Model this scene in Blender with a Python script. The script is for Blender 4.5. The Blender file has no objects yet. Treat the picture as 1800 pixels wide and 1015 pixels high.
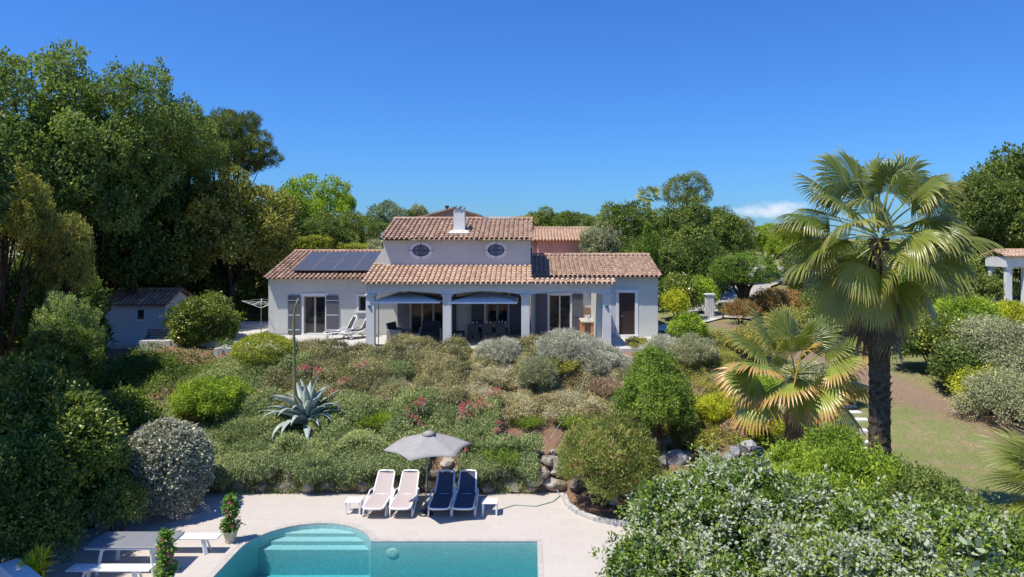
import bpy, bmesh, math, random
import numpy as np
from mathutils import Vector, Matrix
from mathutils.geometry import tessellate_polygon
R = math.radians
sc = bpy.context.scene
COL = sc.collection

# ------------------------------------------------------------------ camera
F = 1216.0                      # focal length in photo pixels (photo is 1800 wide)
CAM = np.array((0.0, 0.0, 5.0))
cd = bpy.data.cameras.new("camera")
cam = bpy.data.objects.new("camera", cd)
COL.objects.link(cam)
cam.location = CAM
cam.rotation_euler = (math.pi / 2, 0, 0)      # level camera; the frame is shifted on the lens axis (932, 420)
cd.shift_x = (900 - 932) / 1800
cd.shift_y = -(507.5 - 420) / 1800
cd.sensor_width = 36
cd.lens = 36 * F / 1800
cd.clip_end = 8000
cd.clip_start = 0.1
sc.camera = cam

# ------------------------------------------------------------------ light
SUNV = Vector((-0.40, -0.25, 1.0)).normalized()
sd = bpy.data.lights.new("sun", 'SUN')
sun = bpy.data.objects.new("sun", sd)
COL.objects.link(sun)
sun.rotation_euler = SUNV.to_track_quat('Z', 'Y').to_euler()
sd.energy = 5.0
sd.angle = R(0.53)
sd.color = (1.0, 0.94, 0.82)
W = bpy.data.worlds.new("World")
sc.world = W
W.use_nodes = True
nt = W.node_tree
nt.nodes.clear()
wo = nt.nodes.new('ShaderNodeOutputWorld')
wb = nt.nodes.new('ShaderNodeBackground')
sky = nt.nodes.new('ShaderNodeTexSky')
sky.sky_type = 'NISHITA'
sky.sun_disc = False
sky.sun_elevation = math.asin(SUNV.z)
sky.sun_rotation = math.atan2(SUNV.x, SUNV.y)
sky.altitude = 100
sky.air_density = 1.25
sky.dust_density = 0.25
sky.ozone_density = 4.0
wb.inputs[1].default_value = 0.127
# a small bank of cumulus low over the horizon, fixed to its bearing in the sky
tc = nt.nodes.new('ShaderNodeTexCoord')
sx = nt.nodes.new('ShaderNodeSeparateXYZ')
nt.links.new(tc.outputs['Generated'], sx.inputs[0])
def wmath(op, a, b=None, c=None, clamp=False):
    n = nt.nodes.new('ShaderNodeMath'); n.operation = op; n.use_clamp = clamp
    for i, v in enumerate((a, b, c)):
        if v is None: continue
        if isinstance(v, (int, float)): n.inputs[i].default_value = v
        else: nt.links.new(v, n.inputs[i])
    return n.outputs[0]
az = wmath('ARCTAN2', sx.outputs[0], sx.outputs[1])
el = wmath('ARCSINE', sx.outputs[2])
da = wmath('DIVIDE', wmath('SUBTRACT', az, 0.335), 0.055)
de = wmath('DIVIDE', wmath('SUBTRACT', el, 0.040), 0.013)
rr = wmath('ADD', wmath('MULTIPLY', da, da), wmath('MULTIPLY', de, de))
nz = nt.nodes.new('ShaderNodeTexNoise')
nz.inputs['Scale'].default_value = 22
nz.inputs['Detail'].default_value = 7
nz.inputs['Roughness'].default_value = 0.62
mp = nt.nodes.new('ShaderNodeMapping')
mp.inputs['Scale'].default_value = (1, 1, 2.2)
nt.links.new(tc.outputs['Generated'], mp.inputs[0])
nt.links.new(mp.outputs[0], nz.inputs['Vector'])
cl = wmath('SUBTRACT', wmath('ADD', wmath('MULTIPLY', nz.outputs[0], 2.6), -0.75), wmath('MULTIPLY', rr, 0.55), clamp=True)
cl = wmath('MULTIPLY', cl, 0.85)
tint = nt.nodes.new('ShaderNodeMix'); tint.data_type = 'RGBA'; tint.blend_type = 'MULTIPLY'
tint.inputs[0].default_value = 1.0
tint.inputs[7].default_value = (0.255, 0.55, 1.06, 1)
nt.links.new(sky.outputs[0], tint.inputs[6])
cm = nt.nodes.new('ShaderNodeMix'); cm.data_type = 'RGBA'
nt.links.new(cl, cm.inputs[0])
nt.links.new(tint.outputs[2], cm.inputs[6])
cm.inputs[7].default_value = (6.2, 6.5, 7.2, 1)
nt.links.new(cm.outputs[2], wb.inputs[0])
nt.links.new(wb.outputs[0], wo.inputs[0])
sc.view_settings.view_transform = 'Standard'
sc.view_settings.look = 'None'
sc.view_settings.exposure = 0.2
sc.view_settings.gamma = 1.0
sc.cycles.max_bounces = 6
sc.cycles.diffuse_bounces = 3
sc.cycles.glossy_bounces = 3
sc.cycles.transmission_bounces = 3
sc.cycles.transparent_max_bounces = 8
sc.cycles.use_denoising = True
sc.cycles.use_adaptive_sampling = True
sc.cycles.adaptive_threshold = 0.02
sc.cycles.sample_clamp_indirect = 4.0

# ------------------------------------------------------------------ planning tools
def ray(px, py):
    return np.array(((px - 932) / F, 1.0, (420 - py) / F))
def at(px, py, Y):
    "world point at depth Y seen at photo pixel (px, py)"
    d = ray(px, py); return CAM + d * (Y / d[1])
def onz(px, py, z):
    d = ray(px, py); return CAM + d * ((z - 5.0) / d[2])

# ------------------------------------------------------------------ terrain height
CP = np.array([
 (-11, 24.0, -2.75), (-8, 24.0, -2.7), (-4, 24.0, -2.65), (0, 24.0, -2.7), (-11, 27, -1.75), (-8, 27, -1.7), (-4, 27, -1.6), (0, 27, -1.6),
 (-11, 29.5, -.85), (-7, 29.5, -.7), (-3, 29.5, -.65), (1, 29.5, -.7), (4, 29.5, -.8), (-11, 31, -.25), (-6, 31, -.2), (0, 31, -.2), (5, 31, -.25),
 (2.5, 24.3, -2.95), (2, 27, -1.7), (4.5, 24.5, -2.85), (2.5, 22.6, -3.5), (4.2, 22.4, -3.4), (3.4, 21.4, -3.5), (5, 27, -1.7), (-12.8, 30, -.75), (-15, 29, -1.3), (-17.5, 28.5, -1.9), (-14, 26, -2.2), (-13, 24, -2.9),
 (-20, 34.6, -.62), (-24, 34.8, -.7), (-17, 33.3, -.25), (-22, 32, -1.2), (-24, 38, -.55), (-18, 37, -.5), (-15, 36, -.3), (-20, 30, -1.7), (-20, 24, -2.7), (-18, 20, -3.3), (-16, 22, -3.3), (-20, 14, -3.5), (-28, 25, -2.5), (-30, 34, -1), (-40, 40, 0),
 (-16, 10, -3.7), (-5, 5, -3.9), (5, 22, -3.2), (4.2, 20, -3.55), (6, 17, -3.2), (4.5, 12, -3.6), (8, 12, -3.1), (8, 20, -2.7), (8, 24, -2.4), (12, 22.4, -2.15), (9, 27, -1.75),
 (12, 15, -2.8), (20, 14, -2.7), (17, 20, -2.2), (22, 22, -1.8), (14, 27, -1.6), (20, 28, -1.3), (12, 32, -.95), (18, 32, -.9), (25, 34, -.5), (8, 31, -.6), (9, 35, -.3),
 (10, 40, -.05), (14, 40, -.05), (20, 42, 0), (12, 45, 0), (22, 50, .3), (16, 60, .9), (30, 50, .2), (35, 52, .2), (0, 50, .2), (-20, 50, .5),
 (0, 70, 1.5), (20, 75, 2.0), (-30, 70, 3), (40, 75, 2), (0, 100, 2.5), (-60, 100, 4), (60, 100, 2), (0, 180, 3), (-120, 180, 4), (120, 180, 2),
 (0, -20, -4.5), (-30, 0, -4), (30, 0, -3.5), (50, 20, -1), (-50, 20, -2)])
def smooth(a, b, x):
    t = np.clip((x - a) / (b - a), 0, 1); return t * t * (3 - 2 * t)
def g0(x, y):
    x = np.asarray(x, float); y = np.asarray(y, float)
    d2 = (x[..., None] - CP[:, 0]) ** 2 + (y[..., None] - CP[:, 1]) ** 2
    w = 1 / (d2 + 0.6) ** 2.0
    z = (w * CP[:, 2]).sum(-1) / w.sum(-1)
    far = smooth(200, 900, np.hypot(x, y))
    return z * (1 - far) + 1.5 * far
def g(x, y):
    x = np.asarray(x, float); y = np.asarray(y, float)
    z = g0(x, y)
    # flat bed below the pool deck, and the foot of the rock wall
    m = (1 - smooth(23.35, 23.75, y)) * smooth(-15.0, -14.0, x) * (1 - smooth(4.0, 5.6, x))
    bed = smooth(20.4, 21.6, y) * smooth(1.0, 2.2, x)
    z = z * (1 - m) + (-3.75 + .22 * bed) * m
    # bed below the terrace and house
    m = smooth(31.0, 31.3, y) * (1 - smooth(45.5, 46.2, y)) * smooth(-14.6, -14.2, x) * (1 - smooth(7.0, 7.5, x))
    z = z * (1 - m) + (-.16) * m
    return z
def gz(x, y): return float(g(np.array([x]), np.array([y]))[0])

# ------------------------------------------------------------------ object helpers
def tag(o, label=None, cat=None, group=None, kind=None):
    if label: o['label'] = label
    if cat: o['category'] = cat
    if group: o['group'] = group
    if kind: o['kind'] = kind
    return o
def empty(name, loc=(0, 0, 0), rz=0, label=None, cat=None, group=None):
    o = bpy.data.objects.new(name, None); COL.objects.link(o)
    o.location = loc; o.rotation_euler = (0, 0, rz); o.empty_display_size = .2
    return tag(o, label, cat, group)
def rotz(p, a):
    c, s = math.cos(a), math.sin(a); return (p[0] * c - p[1] * s, p[0] * s + p[1] * c, p[2])

class MB:
    "collects shapes, builds ONE mesh object"
    def __init__(s): s.v = []; s.f = []; s.a = []; s.n = 0; s.mi = []
    def add(s, vs, fs, v=.5, mi=0):
        vs = [tuple(map(float, p)) for p in vs]
        s.v += vs; s.f += [tuple(i + s.n for i in f) for f in fs]; s.a += [v] * len(fs); s.mi += [mi] * len(fs); s.n += len(vs)
    def box(s, x0, x1, y0, y1, z0, z1, v=.5, mi=0, bev=0.0):
        if bev:
            b = bev; P = []
            for z, k in ((z0, b), (z0 + b, 0), (z1 - b, 0), (z1, b)):
                P += [(x0 + k, y0 + k, z), (x1 - k, y0 + k, z), (x1 - k, y1 - k, z), (x0 + k, y1 - k, z)]
            fs = [(3, 2, 1, 0), (12, 13, 14, 15)]
            for r in range(3):
                for i in range(4):
                    j = (i + 1) % 4; fs.append((r * 4 + i, r * 4 + j, r * 4 + 4 + j, r * 4 + 4 + i))
            s.add(P, fs, v, mi); return s
        s.add([(x0, y0, z0), (x1, y0, z0), (x1, y1, z0), (x0, y1, z0), (x0, y0, z1), (x1, y0, z1), (x1, y1, z1), (x0, y1, z1)],
              [(3, 2, 1, 0), (4, 5, 6, 7), (0, 1, 5, 4), (1, 2, 6, 5), (2, 3, 7, 6), (3, 0, 4, 7)], v, mi); return s
    def tube(s, pts, rad, n=8, v=.5, mi=0, cap=True):
        pts = [Vector(p) for p in pts]
        if isinstance(rad, (int, float)): rad = [rad] * len(pts)
        vs = []; prev = None
        for i, p in enumerate(pts):
            t = (pts[min(i + 1, len(pts) - 1)] - pts[max(i - 1, 0)]).normalized()
            if prev is None:
                a = t.orthogonal().normalized()
            else:
                a = (prev - t * prev.dot(t)).normalized()
            prev = a; b = t.cross(a)
            for k in range(n):
                q = 2 * math.pi * k / n
                vs.append(p + (a * math.cos(q) + b * math.sin(q)) * rad[i])
        fs = [(i * n + k, i * n + (k + 1) % n, (i + 1) * n + (k + 1) % n, (i + 1) * n + k) for i in range(len(pts) - 1) for k in range(n)]
        if cap: fs += [tuple(range(n - 1, -1, -1)), tuple(range((len(pts) - 1) * n, len(pts) * n))]
        s.add(vs, fs, v, mi); return s
    def lathe(s, prof, c=(0, 0, 0), n=20, v=.5, mi=0, sy=1.0):
        vs = []
        for r, z in prof:
            for k in range(n):
                q = 2 * math.pi * k / n; vs.append((c[0] + r * math.cos(q), c[1] + r * math.sin(q) * sy, c[2] + z))
        fs = [(i * n + k, i * n + (k + 1) % n, (i + 1) * n + (k + 1) % n, (i + 1) * n + k) for i in range(len(prof) - 1) for k in range(n)]
        fs += [tuple(range(n - 1, -1, -1)), tuple(range((len(prof) - 1) * n, len(prof) * n))]
        s.add(vs, fs, v, mi); return s
    def prism(s, poly, y0, y1, v=.5, mi=0):
        "poly in (x, z), extruded along y"
        n = len(poly)
        vs = [(x, y0, z) for x, z in poly] + [(x, y1, z) for x, z in poly]
        s.add(vs, [tuple(range(n)), tuple(range(2 * n - 1, n - 1, -1))] + [(i, i + n, (i + 1) % n + n, (i + 1) % n) for i in range(n)], v, mi); return s
    def bar(s, a, b, w, h, v=.5, mi=0):
        "rectangular bar from a to b"
        a = Vector(a); b = Vector(b); t = (b - a).normalized()
        sd_ = t.cross(Vector((0, 0, 1)))
        if sd_.length < .01: sd_ = Vector((1, 0, 0))
        sd_.normalize(); up = sd_.cross(t)
        vs = [p + sd_ * i * w / 2 + up * j * h / 2 for p in (a, b) for i, j in ((-1, -1), (1, -1), (1, 1), (-1, 1))]
        s.add(vs, [(3, 2, 1, 0), (4, 5, 6, 7), (0, 1, 5, 4), (1, 2, 6, 5), (2, 3, 7, 6), (3, 0, 4, 7)], v, mi); return s
    def build(s, name, mat, parent=None, smooth_=False, loc=None):
        me = bpy.data.meshes.new(name)
        me.from_pydata(s.v, [], s.f)
        at_ = me.attributes.new('v', 'FLOAT', 'FACE'); at_.data.foreach_set('value', np.array(s.a, np.float32))
        for m in (mat if isinstance(mat, (list, tuple)) else [mat]): me.materials.append(m)
        if any(s.mi): me.polygons.foreach_set('material_index', np.array(s.mi, np.int32))
        if smooth_: me.polygons.foreach_set('use_smooth', np.ones(len(s.f), bool))
        me.update()
        o = bpy.data.objects.new(name, me); COL.objects.link(o)
        if parent: o.parent = parent
        if loc is not None: o.location = loc
        return o

def npmesh(name, V, Fq, att=None, att2=None, smooth_=False):
    "mesh from numpy arrays; all faces have the same number of corners; att: FACE float 'v', att2: POINT float 't'"
    V = np.ascontiguousarray(V, np.float32); Fq = np.ascontiguousarray(Fq, np.int32)
    me = bpy.data.meshes.new(name); k = Fq.shape[1]
    me.vertices.add(len(V)); me.vertices.foreach_set('co', V.ravel())
    me.loops.add(Fq.size); me.loops.foreach_set('vertex_index', Fq.ravel())
    me.polygons.add(len(Fq)); me.polygons.foreach_set('loop_start', np.arange(0, Fq.size, k, dtype=np.int32))
    me.polygons.foreach_set('loop_total', np.full(len(Fq), k, np.int32))
    if smooth_: me.polygons.foreach_set('use_smooth', np.ones(len(Fq), bool))
    if att is not None:
        a = me.attributes.new('v', 'FLOAT', 'FACE'); a.data.foreach_set('value', np.ascontiguousarray(att, np.float32))
    if att2 is not None:
        a = me.attributes.new('t', 'FLOAT', 'POINT'); a.data.foreach_set('value', np.ascontiguousarray(att2, np.float32))
    me.update(calc_edges=True)
    return me
def link(name, me, parent=None, mat=None, loc=None):
    o = bpy.data.objects.new(name, me); COL.objects.link(o)
    if mat is not None:
        if len(me.materials) == 0: me.materials.append(mat)
        if me.materials[0] != mat:
            o.material_slots[0].link = 'OBJECT'; o.material_slots[0].material = mat
    if parent: o.parent = parent
    if loc is not None: o.location = loc
    return o
def copy_tree(o, parent=None):
    c = o.copy(); COL.objects.link(c)
    if parent: c.parent = parent
    for ch in list(o.children): copy_tree(ch, c)
    return c

# ------------------------------------------------------------------ materials
class NT:
    def __init__(s, name):
        s.m = bpy.data.materials.new(name); s.m.use_nodes = True; s.t = s.m.node_tree; s.t.nodes.clear()
        s.out = s.n('ShaderNodeOutputMaterial')
    def n(s, t, **kw):
        x = s.t.nodes.new(t)
        for k, v in kw.items(): setattr(x, k, v)
        return x
    def l(s, a, b): s.t.links.new(a, b)
    def attr(s, name): return s.n('ShaderNodeAttribute', attribute_name=name).outputs['Fac']
    def coord(s, which='Object', scale=None):
        o = s.n('ShaderNodeTexCoord').outputs[which]
        if scale is None: return o
        m = s.n('ShaderNodeMapping'); m.inputs['Scale'].default_value = scale; s.l(o, m.inputs[0]); return m.outputs[0]
    def noise(s, vec, scale, detail=4, rough=.55, dist=0):
        n = s.n('ShaderNodeTexNoise'); n.inputs['Scale'].default_value = scale; n.inputs['Detail'].default_value = detail
        n.inputs['Roughness'].default_value = rough; n.inputs['Distortion'].default_value = dist
        if vec is not None: s.l(vec, n.inputs['Vector'])
        return n.outputs[0]
    def ramp(s, fac, stops, interp='LINEAR'):
        r = s.n('ShaderNodeValToRGB'); r.color_ramp.interpolation = interp; e = r.color_ramp.elements
        while len(e) > 1: e.remove(e[-1])
        e[0].position = stops[0][0]; e[0].color = (*stops[0][1], 1)
        for p, c in stops[1:]:
            q = e.new(p); q.color = (*c, 1)
        s.l(fac, r.inputs[0]); return r.outputs[0]
    def mix(s, fac, a, b, mode='MIX'):
        m = s.n('ShaderNodeMix', data_type='RGBA', blend_type=mode)
        for i, v in ((0, fac), (6, a), (7, b)):
            if isinstance(v, (int, float)): m.inputs[i].default_value = v
            elif isinstance(v, tuple): m.inputs[i].default_value = (*v, 1)
            else: s.l(v, m.inputs[i])
        return m.outputs[2]
    def math(s, op, a, b=None, clamp=False):
        m = s.n('ShaderNodeMath', operation=op, use_clamp=clamp)
        for i, v in enumerate((a, b)):
            if v is None: continue
            if isinstance(v, (int, float)): m.inputs[i].default_value = v
            else: s.l(v, m.inputs[i])
        return m.outputs[0]
    def bsdf(s, color, rough=.6, spec=.4, metal=0, bump=None, bstr=.3, bdist=.02):
        b = s.n('ShaderNodeBsdfPrincipled')
        if isinstance(color, tuple): b.inputs['Base Color'].default_value = (*color, 1)
        else: s.l(color, b.inputs['Base Color'])
        if isinstance(rough, (int, float)): b.inputs['Roughness'].default_value = rough
        else: s.l(rough, b.inputs['Roughness'])
        b.inputs['Specular IOR Level'].default_value = spec; b.inputs['Metallic'].default_value = metal
        if bump is not None:
            bn = s.n('ShaderNodeBump'); bn.inputs['Strength'].default_value = bstr; bn.inputs['Distance'].default_value = bdist
            s.l(bump, bn.inputs['Height']); s.l(bn.outputs[0], b.inputs['Normal'])
        return b.outputs[0]
    def fin(s, sh): s.l(sh, s.out.inputs[0]); return s.m

def simple(name, col, rough=.6, spec=.4, metal=0, var=.08, nscale=6, bstr=.15):
    t = NT(name); c = t.noise(t.coord(), nscale, 5)
    a = tuple(min(1, x * (1 - var * 2)) for x in col); b = tuple(min(1, x * (1 + var * 2)) for x in col)
    return t.fin(t.bsdf(t.ramp(c, [(.25, a), (.75, b)]), rough, spec, metal, bump=t.noise(t.coord(), nscale * 12, 3), bstr=bstr, bdist=.004))

def leafmat(name, dark, mid, light, rough=.55, spec=.22, trans=.36, var=.35, nscale=.35, tcol=None, flower=None, gain=3.0, bl=.74):
    "foliage: colour varies from leaf to leaf (attribute v), between clumps (noise) and plants"
    dark, mid, light = (tuple(min(.78, k * gain * w_) for k, w_ in zip(c_, (1.14, 1.0, bl))) for c_ in (dark, mid, light))
    t = NT(name)
    v = t.attr('v'); ns = t.noise(t.coord('Object'), nscale * 6, 3)
    oi = t.n('ShaderNodeObjectInfo').outputs['Random']
    f = t.math('ADD', v, t.math('MULTIPLY', t.math('SUBTRACT', ns, .5), var))
    f = t.math('ADD', f, t.math('MULTIPLY', t.math('SUBTRACT', oi, .5), .14), clamp=True)
    st = [(.12, dark), (.5, mid), (.88, light)]
    c = t.ramp(f, st)
    if flower:
        thr, fc = flower
        fv = t.math('ADD', v, t.math('MULTIPLY', t.math('SUBTRACT', ns, .5), var if var > 1 else 0.0))
        c = t.mix(t.math('GREATER_THAN', fv, thr), c, fc)
    b = t.bsdf(c, rough, spec)
    tr = t.n('ShaderNodeBsdfTranslucent')
    t.l(t.mix(1.0, c, tcol or (1.0, 1.15, .55), 'MULTIPLY'), tr.inputs[0])
    mx = t.n('ShaderNodeMixShader'); mx.inputs[0].default_value = trans
    t.l(b, mx.inputs[1]); t.l(tr.outputs[0], mx.inputs[2])
    return t.fin(mx.outputs[0])

def plaster(name, col):
    t = NT(name); o = t.coord('Object')
    n1 = t.noise(o, .7, 6, .6); n2 = t.noise(o, 9, 5)
    st = t.noise(t.coord('Object', (3.0, 3.0, .35)), 2.2, 4)
    c = t.ramp(n1, [(.3, tuple(x * .9 for x in col)), (.7, tuple(min(1, x * 1.05) for x in col))])
    c = t.mix(t.math('MULTIPLY', t.math('SUBTRACT', st, .5, clamp=True), .8), c, tuple(x * .72 for x in col))
    return t.fin(t.bsdf(c, .88, .15, bump=t.noise(o, 45, 4), bstr=.35, bdist=.006))

M = {}
M['wall'] = plaster('cream_render', (.60, .60, .555))
M['wall_white'] = plaster('white_render', (.74, .72, .69))
M['wall_shed'] = plaster('grey_render', (.60, .59, .56))
M['wall_pink'] = plaster('pink_render', (.64, .35, .25))
M['wall_pale_pink'] = plaster('pale_pink_render', (.60, .40, .33))
M['trim'] = simple('white_trim', (.74, .73, .72), .6, .3, var=.04)
def tile_mat(name, cols, dark=.5):
    t = NT(name); v = t.attr('v'); o = t.coord('Object')
    c = t.ramp(v, [(i / (len(cols) - 1), k) for i, k in enumerate(cols)], 'CONSTANT' if False else 'LINEAR')
    n = t.noise(o, 3.2, 6, .65); n2 = t.noise(o, 30, 4)
    c = t.mix(t.math('MULTIPLY', t.math('SUBTRACT', n, .48, clamp=True), 3.2 * dark, clamp=True), c, (.10, .075, .06))
    c = t.mix(t.math('MULTIPLY', t.math('SUBTRACT', n2, .5, clamp=True), 1.1), c, (.50, .40, .30))
    return t.fin(t.bsdf(c, .85, .2, bump=n2, bstr=.4, bdist=.006))
M['tile'] = tile_mat('canal_tile', [(.28, .175, .13), (.41, .26, .185), (.50, .335, .235), (.37, .24, .18), (.55, .40, .29)], .4)
M['tile_new'] = tile_mat('canal_tile_newer', [(.43, .265, .185), (.54, .35, .24), (.60, .415, .29), (.49, .32, .22), (.66, .48, .35)], .18)
M['tile_old'] = tile_mat('canal_tile_old', [(.27, .15, .10), (.42, .21, .13), (.56, .31, .19), (.34, .18, .12), (.68, .45, .30)], .45)
M['roof_sheet'] = simple('roof_mortar', (.16, .10, .08), .95, .1)
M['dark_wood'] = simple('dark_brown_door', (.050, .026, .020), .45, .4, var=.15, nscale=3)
def shutter_mat():
    t = NT('grey_shutter'); w = t.n('ShaderNodeTexWave', wave_type='BANDS', bands_direction='X')
    w.inputs['Scale'].default_value = 5.2; t.l(t.coord(), w.inputs['Vector'])
    c = t.ramp(w.outputs[1], [(.0, (.045, .045, .055)), (.12, (.115, .115, .135)), (1, (.13, .13, .15))])
    return t.fin(t.bsdf(c, .55, .3, bump=w.outputs[1], bstr=.3, bdist=.01))
M['shutter'] = shutter_mat()
M['frame'] = simple('taupe_frame', (.34, .31, .28), .5, .3)
M['frame_white'] = simple('white_frame', (.70, .70, .70), .45, .3, var=.03)
M['iron'] = simple('dark_blue_iron', (.020, .028, .06), .5, .4)
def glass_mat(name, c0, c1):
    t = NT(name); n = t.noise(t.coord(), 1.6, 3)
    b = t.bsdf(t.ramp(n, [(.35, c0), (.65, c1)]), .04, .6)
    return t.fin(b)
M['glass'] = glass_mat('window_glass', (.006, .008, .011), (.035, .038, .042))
M['glass_blue'] = glass_mat('painted_reflection_glass', (.15, .23, .33), (.28, .38, .48))  # oval panes: pale blue reflection painted into the base colour
M['curtain'] = simple('grey_curtain', (.12, .12, .125), .9, .1)
def solar():
    t = NT('solar_cells'); b = t.n('ShaderNodeTexBrick'); b.offset = 0
    b.inputs['Scale'].default_value = 1.0; b.inputs['Brick Width'].default_value = .165; b.inputs['Row Height'].default_value = .165
    b.inputs['Mortar Size'].default_value = .004
    b.inputs['Color1'].default_value = (.070, .070, .082, 1); b.inputs['Color2'].default_value = (.078, .078, .088, 1); b.inputs['Mortar'].default_value = (.09, .10, .13, 1)
    t.l(t.coord(), b.inputs['Vector'])
    return t.fin(t.bsdf(b.outputs[0], .30, .45))
M['solar'] = solar()
M['alu'] = simple('aluminium', (.20, .21, .22), .5, .5, .3)
M['white_metal'] = simple('white_resin', (.80, .80, .79), .38, .45, var=.03)
M['sling_taupe'] = simple('taupe_sling', (.47, .40, .38), .8, .2, nscale=60)
M['sling_navy'] = simple('navy_sling', (.068, .078, .12), .75, .25, nscale=60)
M['sling_char'] = simple('charcoal_sling', (.05, .052, .058), .75, .25, nscale=60)
M['canvas_taupe'] = simple('taupe_canvas', (.34, .325, .315), .9, .15, var=.05, nscale=4)
M['canvas_white'] = simple('white_canvas', (.90, .90, .90), .9, .15, var=.04, nscale=4)
M['dark_metal'] = simple('dark_metal', (.06, .06, .065), .4, .5, .5)
M['grey_metal'] = simple('grey_metal', (.30, .30, .30), .4, .5, .5)
M['table_grey'] = simple('grey_table_top', (.24, .25, .27), .35, .45, var=.05, nscale=2)
M['wicker'] = simple('dark_wicker', (.030, .034, .045), .6, .35, var=.3, nscale=50, bstr=.6)
M['cushion_blue'] = simple('slate_blue_cushion', (.07, .09, .16), .9, .2, nscale=20)
M['cushion_dark'] = simple('dark_cushion', (.035, .04, .055), .9, .2, nscale=20)
M['ceramic'] = simple('pale_stone_pot', (.55, .50, .36), .7, .3, var=.12, nscale=8)
M['white_pot'] = simple('white_pot', (.78, .78, .77), .35, .4, var=.03)
M['soil'] = simple('potting_soil', (.05, .035, .025), .95, .1)
M['brick'] = simple('orange_brick', (.50, .23, .12), .85, .2, var=.15, nscale=9)
M['brown_tile'] = simple('brown_splashback', (.24, .15, .11), .7, .3, var=.12, nscale=14)
M['worktop'] = simple('stone_worktop', (.50, .46, .38), .5, .3, var=.08, nscale=12)
M['old_wood'] = simple('weathered_wood', (.19, .17, .15), .85, .2, var=.25, nscale=6)
M['lamp_teal'] = simple('teal_lamp_glass', (.05, .16, .18), .25, .5)
M['hose'] = simple('pale_green_hose', (.30, .40, .34), .5, .3)
M['tableware'] = simple('pale_glassware', (.55, .57, .62), .2, .6)
M['concrete'] = simple('pale_concrete', (.50, .49, .46), .9, .2, var=.12, nscale=3, bstr=.3)
M['pillar_stone'] = simple('pale_gate_stone', (.62, .61, .58), .8, .2, var=.08, nscale=4)
M['blue_shutter'] = simple('blue_shutter', (.12, .20, .42), .6, .3)

def paving(name, base, joint, bw, rh, mort=.006, rot=0, var=.1, stain=.15):
    t = NT(name); o = t.n('ShaderNodeTexCoord').outputs['Object']
    m = t.n('ShaderNodeMapping'); m.inputs['Rotation'].default_value = (0, 0, rot); t.l(o, m.inputs[0])
    b = t.n('ShaderNodeTexBrick'); b.offset = .5; b.inputs['Scale'].default_value = 1
    b.inputs['Brick Width'].default_value = bw; b.inputs['Row Height'].default_value = rh; b.inputs['Mortar Size'].default_value = mort
    b.inputs['Color1'].default_value = (*[x * (1 - var / 2) for x in base], 1); b.inputs['Color2'].default_value = (*[x * (1 + var / 2) for x in base], 1)
    b.inputs['Mortar'].default_value = (*joint, 1); t.l(m.outputs[0], b.inputs['Vector'])
    n1 = t.noise(o, .55, 6, .65); n2 = t.noise(o, 5, 6, .6)
    c = t.mix(t.math('MULTIPLY', t.math('SUBTRACT', n1, .42, clamp=True), stain * 5, clamp=True), b.outputs[0], tuple(x * .80 for x in base))
    c = t.mix(t.math('MULTIPLY', t.math('SUBTRACT', n2, .5, clamp=True), .7), c, tuple(x * .72 for x in base))
    return t.fin(t.bsdf(c, .72, .25, bump=t.noise(o, 40, 4), bstr=.25, bdist=.004))
M['deck'] = paving('travertine_deck', (.525, .475, .43), (.44, .39, .345), .6, .4, .005, var=.05, stain=.08)
M['terrace'] = paving('terrace_tiles', (.54, .52, .48), (.52, .48, .44), .5, .5, .006, var=.05)
M['pool_lamp'] = simple('pool_light_cover', (.42, .56, .54), .5, .3)
M['coping'] = simple('pool_coping', (.46, .43, .39), .75, .25, var=.08, nscale=5)
def liner():
    t = NT('pool_mosaic'); o = t.coord('Object')
    v = t.n('ShaderNodeTexVoronoi'); v.inputs['Scale'].default_value = 22; t.l(o, v.inputs['Vector'])
    n = t.noise(o, 1.2, 4)
    w = t.n('ShaderNodeTexVoronoi', feature='DISTANCE_TO_EDGE'); w.inputs['Scale'].default_value = 2.6
    wv = t.n('ShaderNodeVectorMath', operation='ADD'); t.l(o, wv.inputs[0])
    nn = t.n('ShaderNodeTexNoise'); nn.inputs['Scale'].default_value = 2.2; t.l(o, nn.inputs['Vector'])
    t.l(nn.outputs[1], wv.inputs[1]); t.l(wv.outputs[0], w.inputs['Vector'])
    c = t.mix(v.outputs['Color'], (.26, .44, .46), (.37, .57, .59))
    c = t.mix(t.math('MULTIPLY', t.math('SUBTRACT', n, .45, clamp=True), .8), c, (.25, .41, .45))
    return t.fin(t.bsdf(c, .5, .3))
M['liner'] = liner()
def water():
    t = NT('pool_water'); o = t.coord('Object')
    bn = t.n('ShaderNodeBump'); bn.inputs['Strength'].default_value = .4; bn.inputs['Distance'].default_value = .05
    n = t.noise(t.coord('Object', (1, 1.8, 1)), 3.2, 3, .5, .4); t.l(n, bn.inputs['Height'])
    fr = t.n('ShaderNodeFresnel'); fr.inputs[0].default_value = 1.33; t.l(bn.outputs[0], fr.inputs['Normal'])
    gl = t.n('ShaderNodeBsdfGlossy'); gl.inputs['Roughness'].default_value = .03; t.l(bn.outputs[0], gl.inputs['Normal'])
    tr = t.n('ShaderNodeBsdfTransparent')
    mx = t.n('ShaderNodeMixShader'); t.l(fr.outputs[0], mx.inputs[0]); t.l(tr.outputs[0], mx.inputs[1]); t.l(gl.outputs[0], mx.inputs[2])
    va = t.n('ShaderNodeVolumeAbsorption'); va.inputs['Color'].default_value = (.10, .78, .84, 1); va.inputs['Density'].default_value = .55
    t.l(va.outputs[0], t.out.inputs[1])
    return t.fin(mx.outputs[0])
M['water'] = water()

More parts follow.
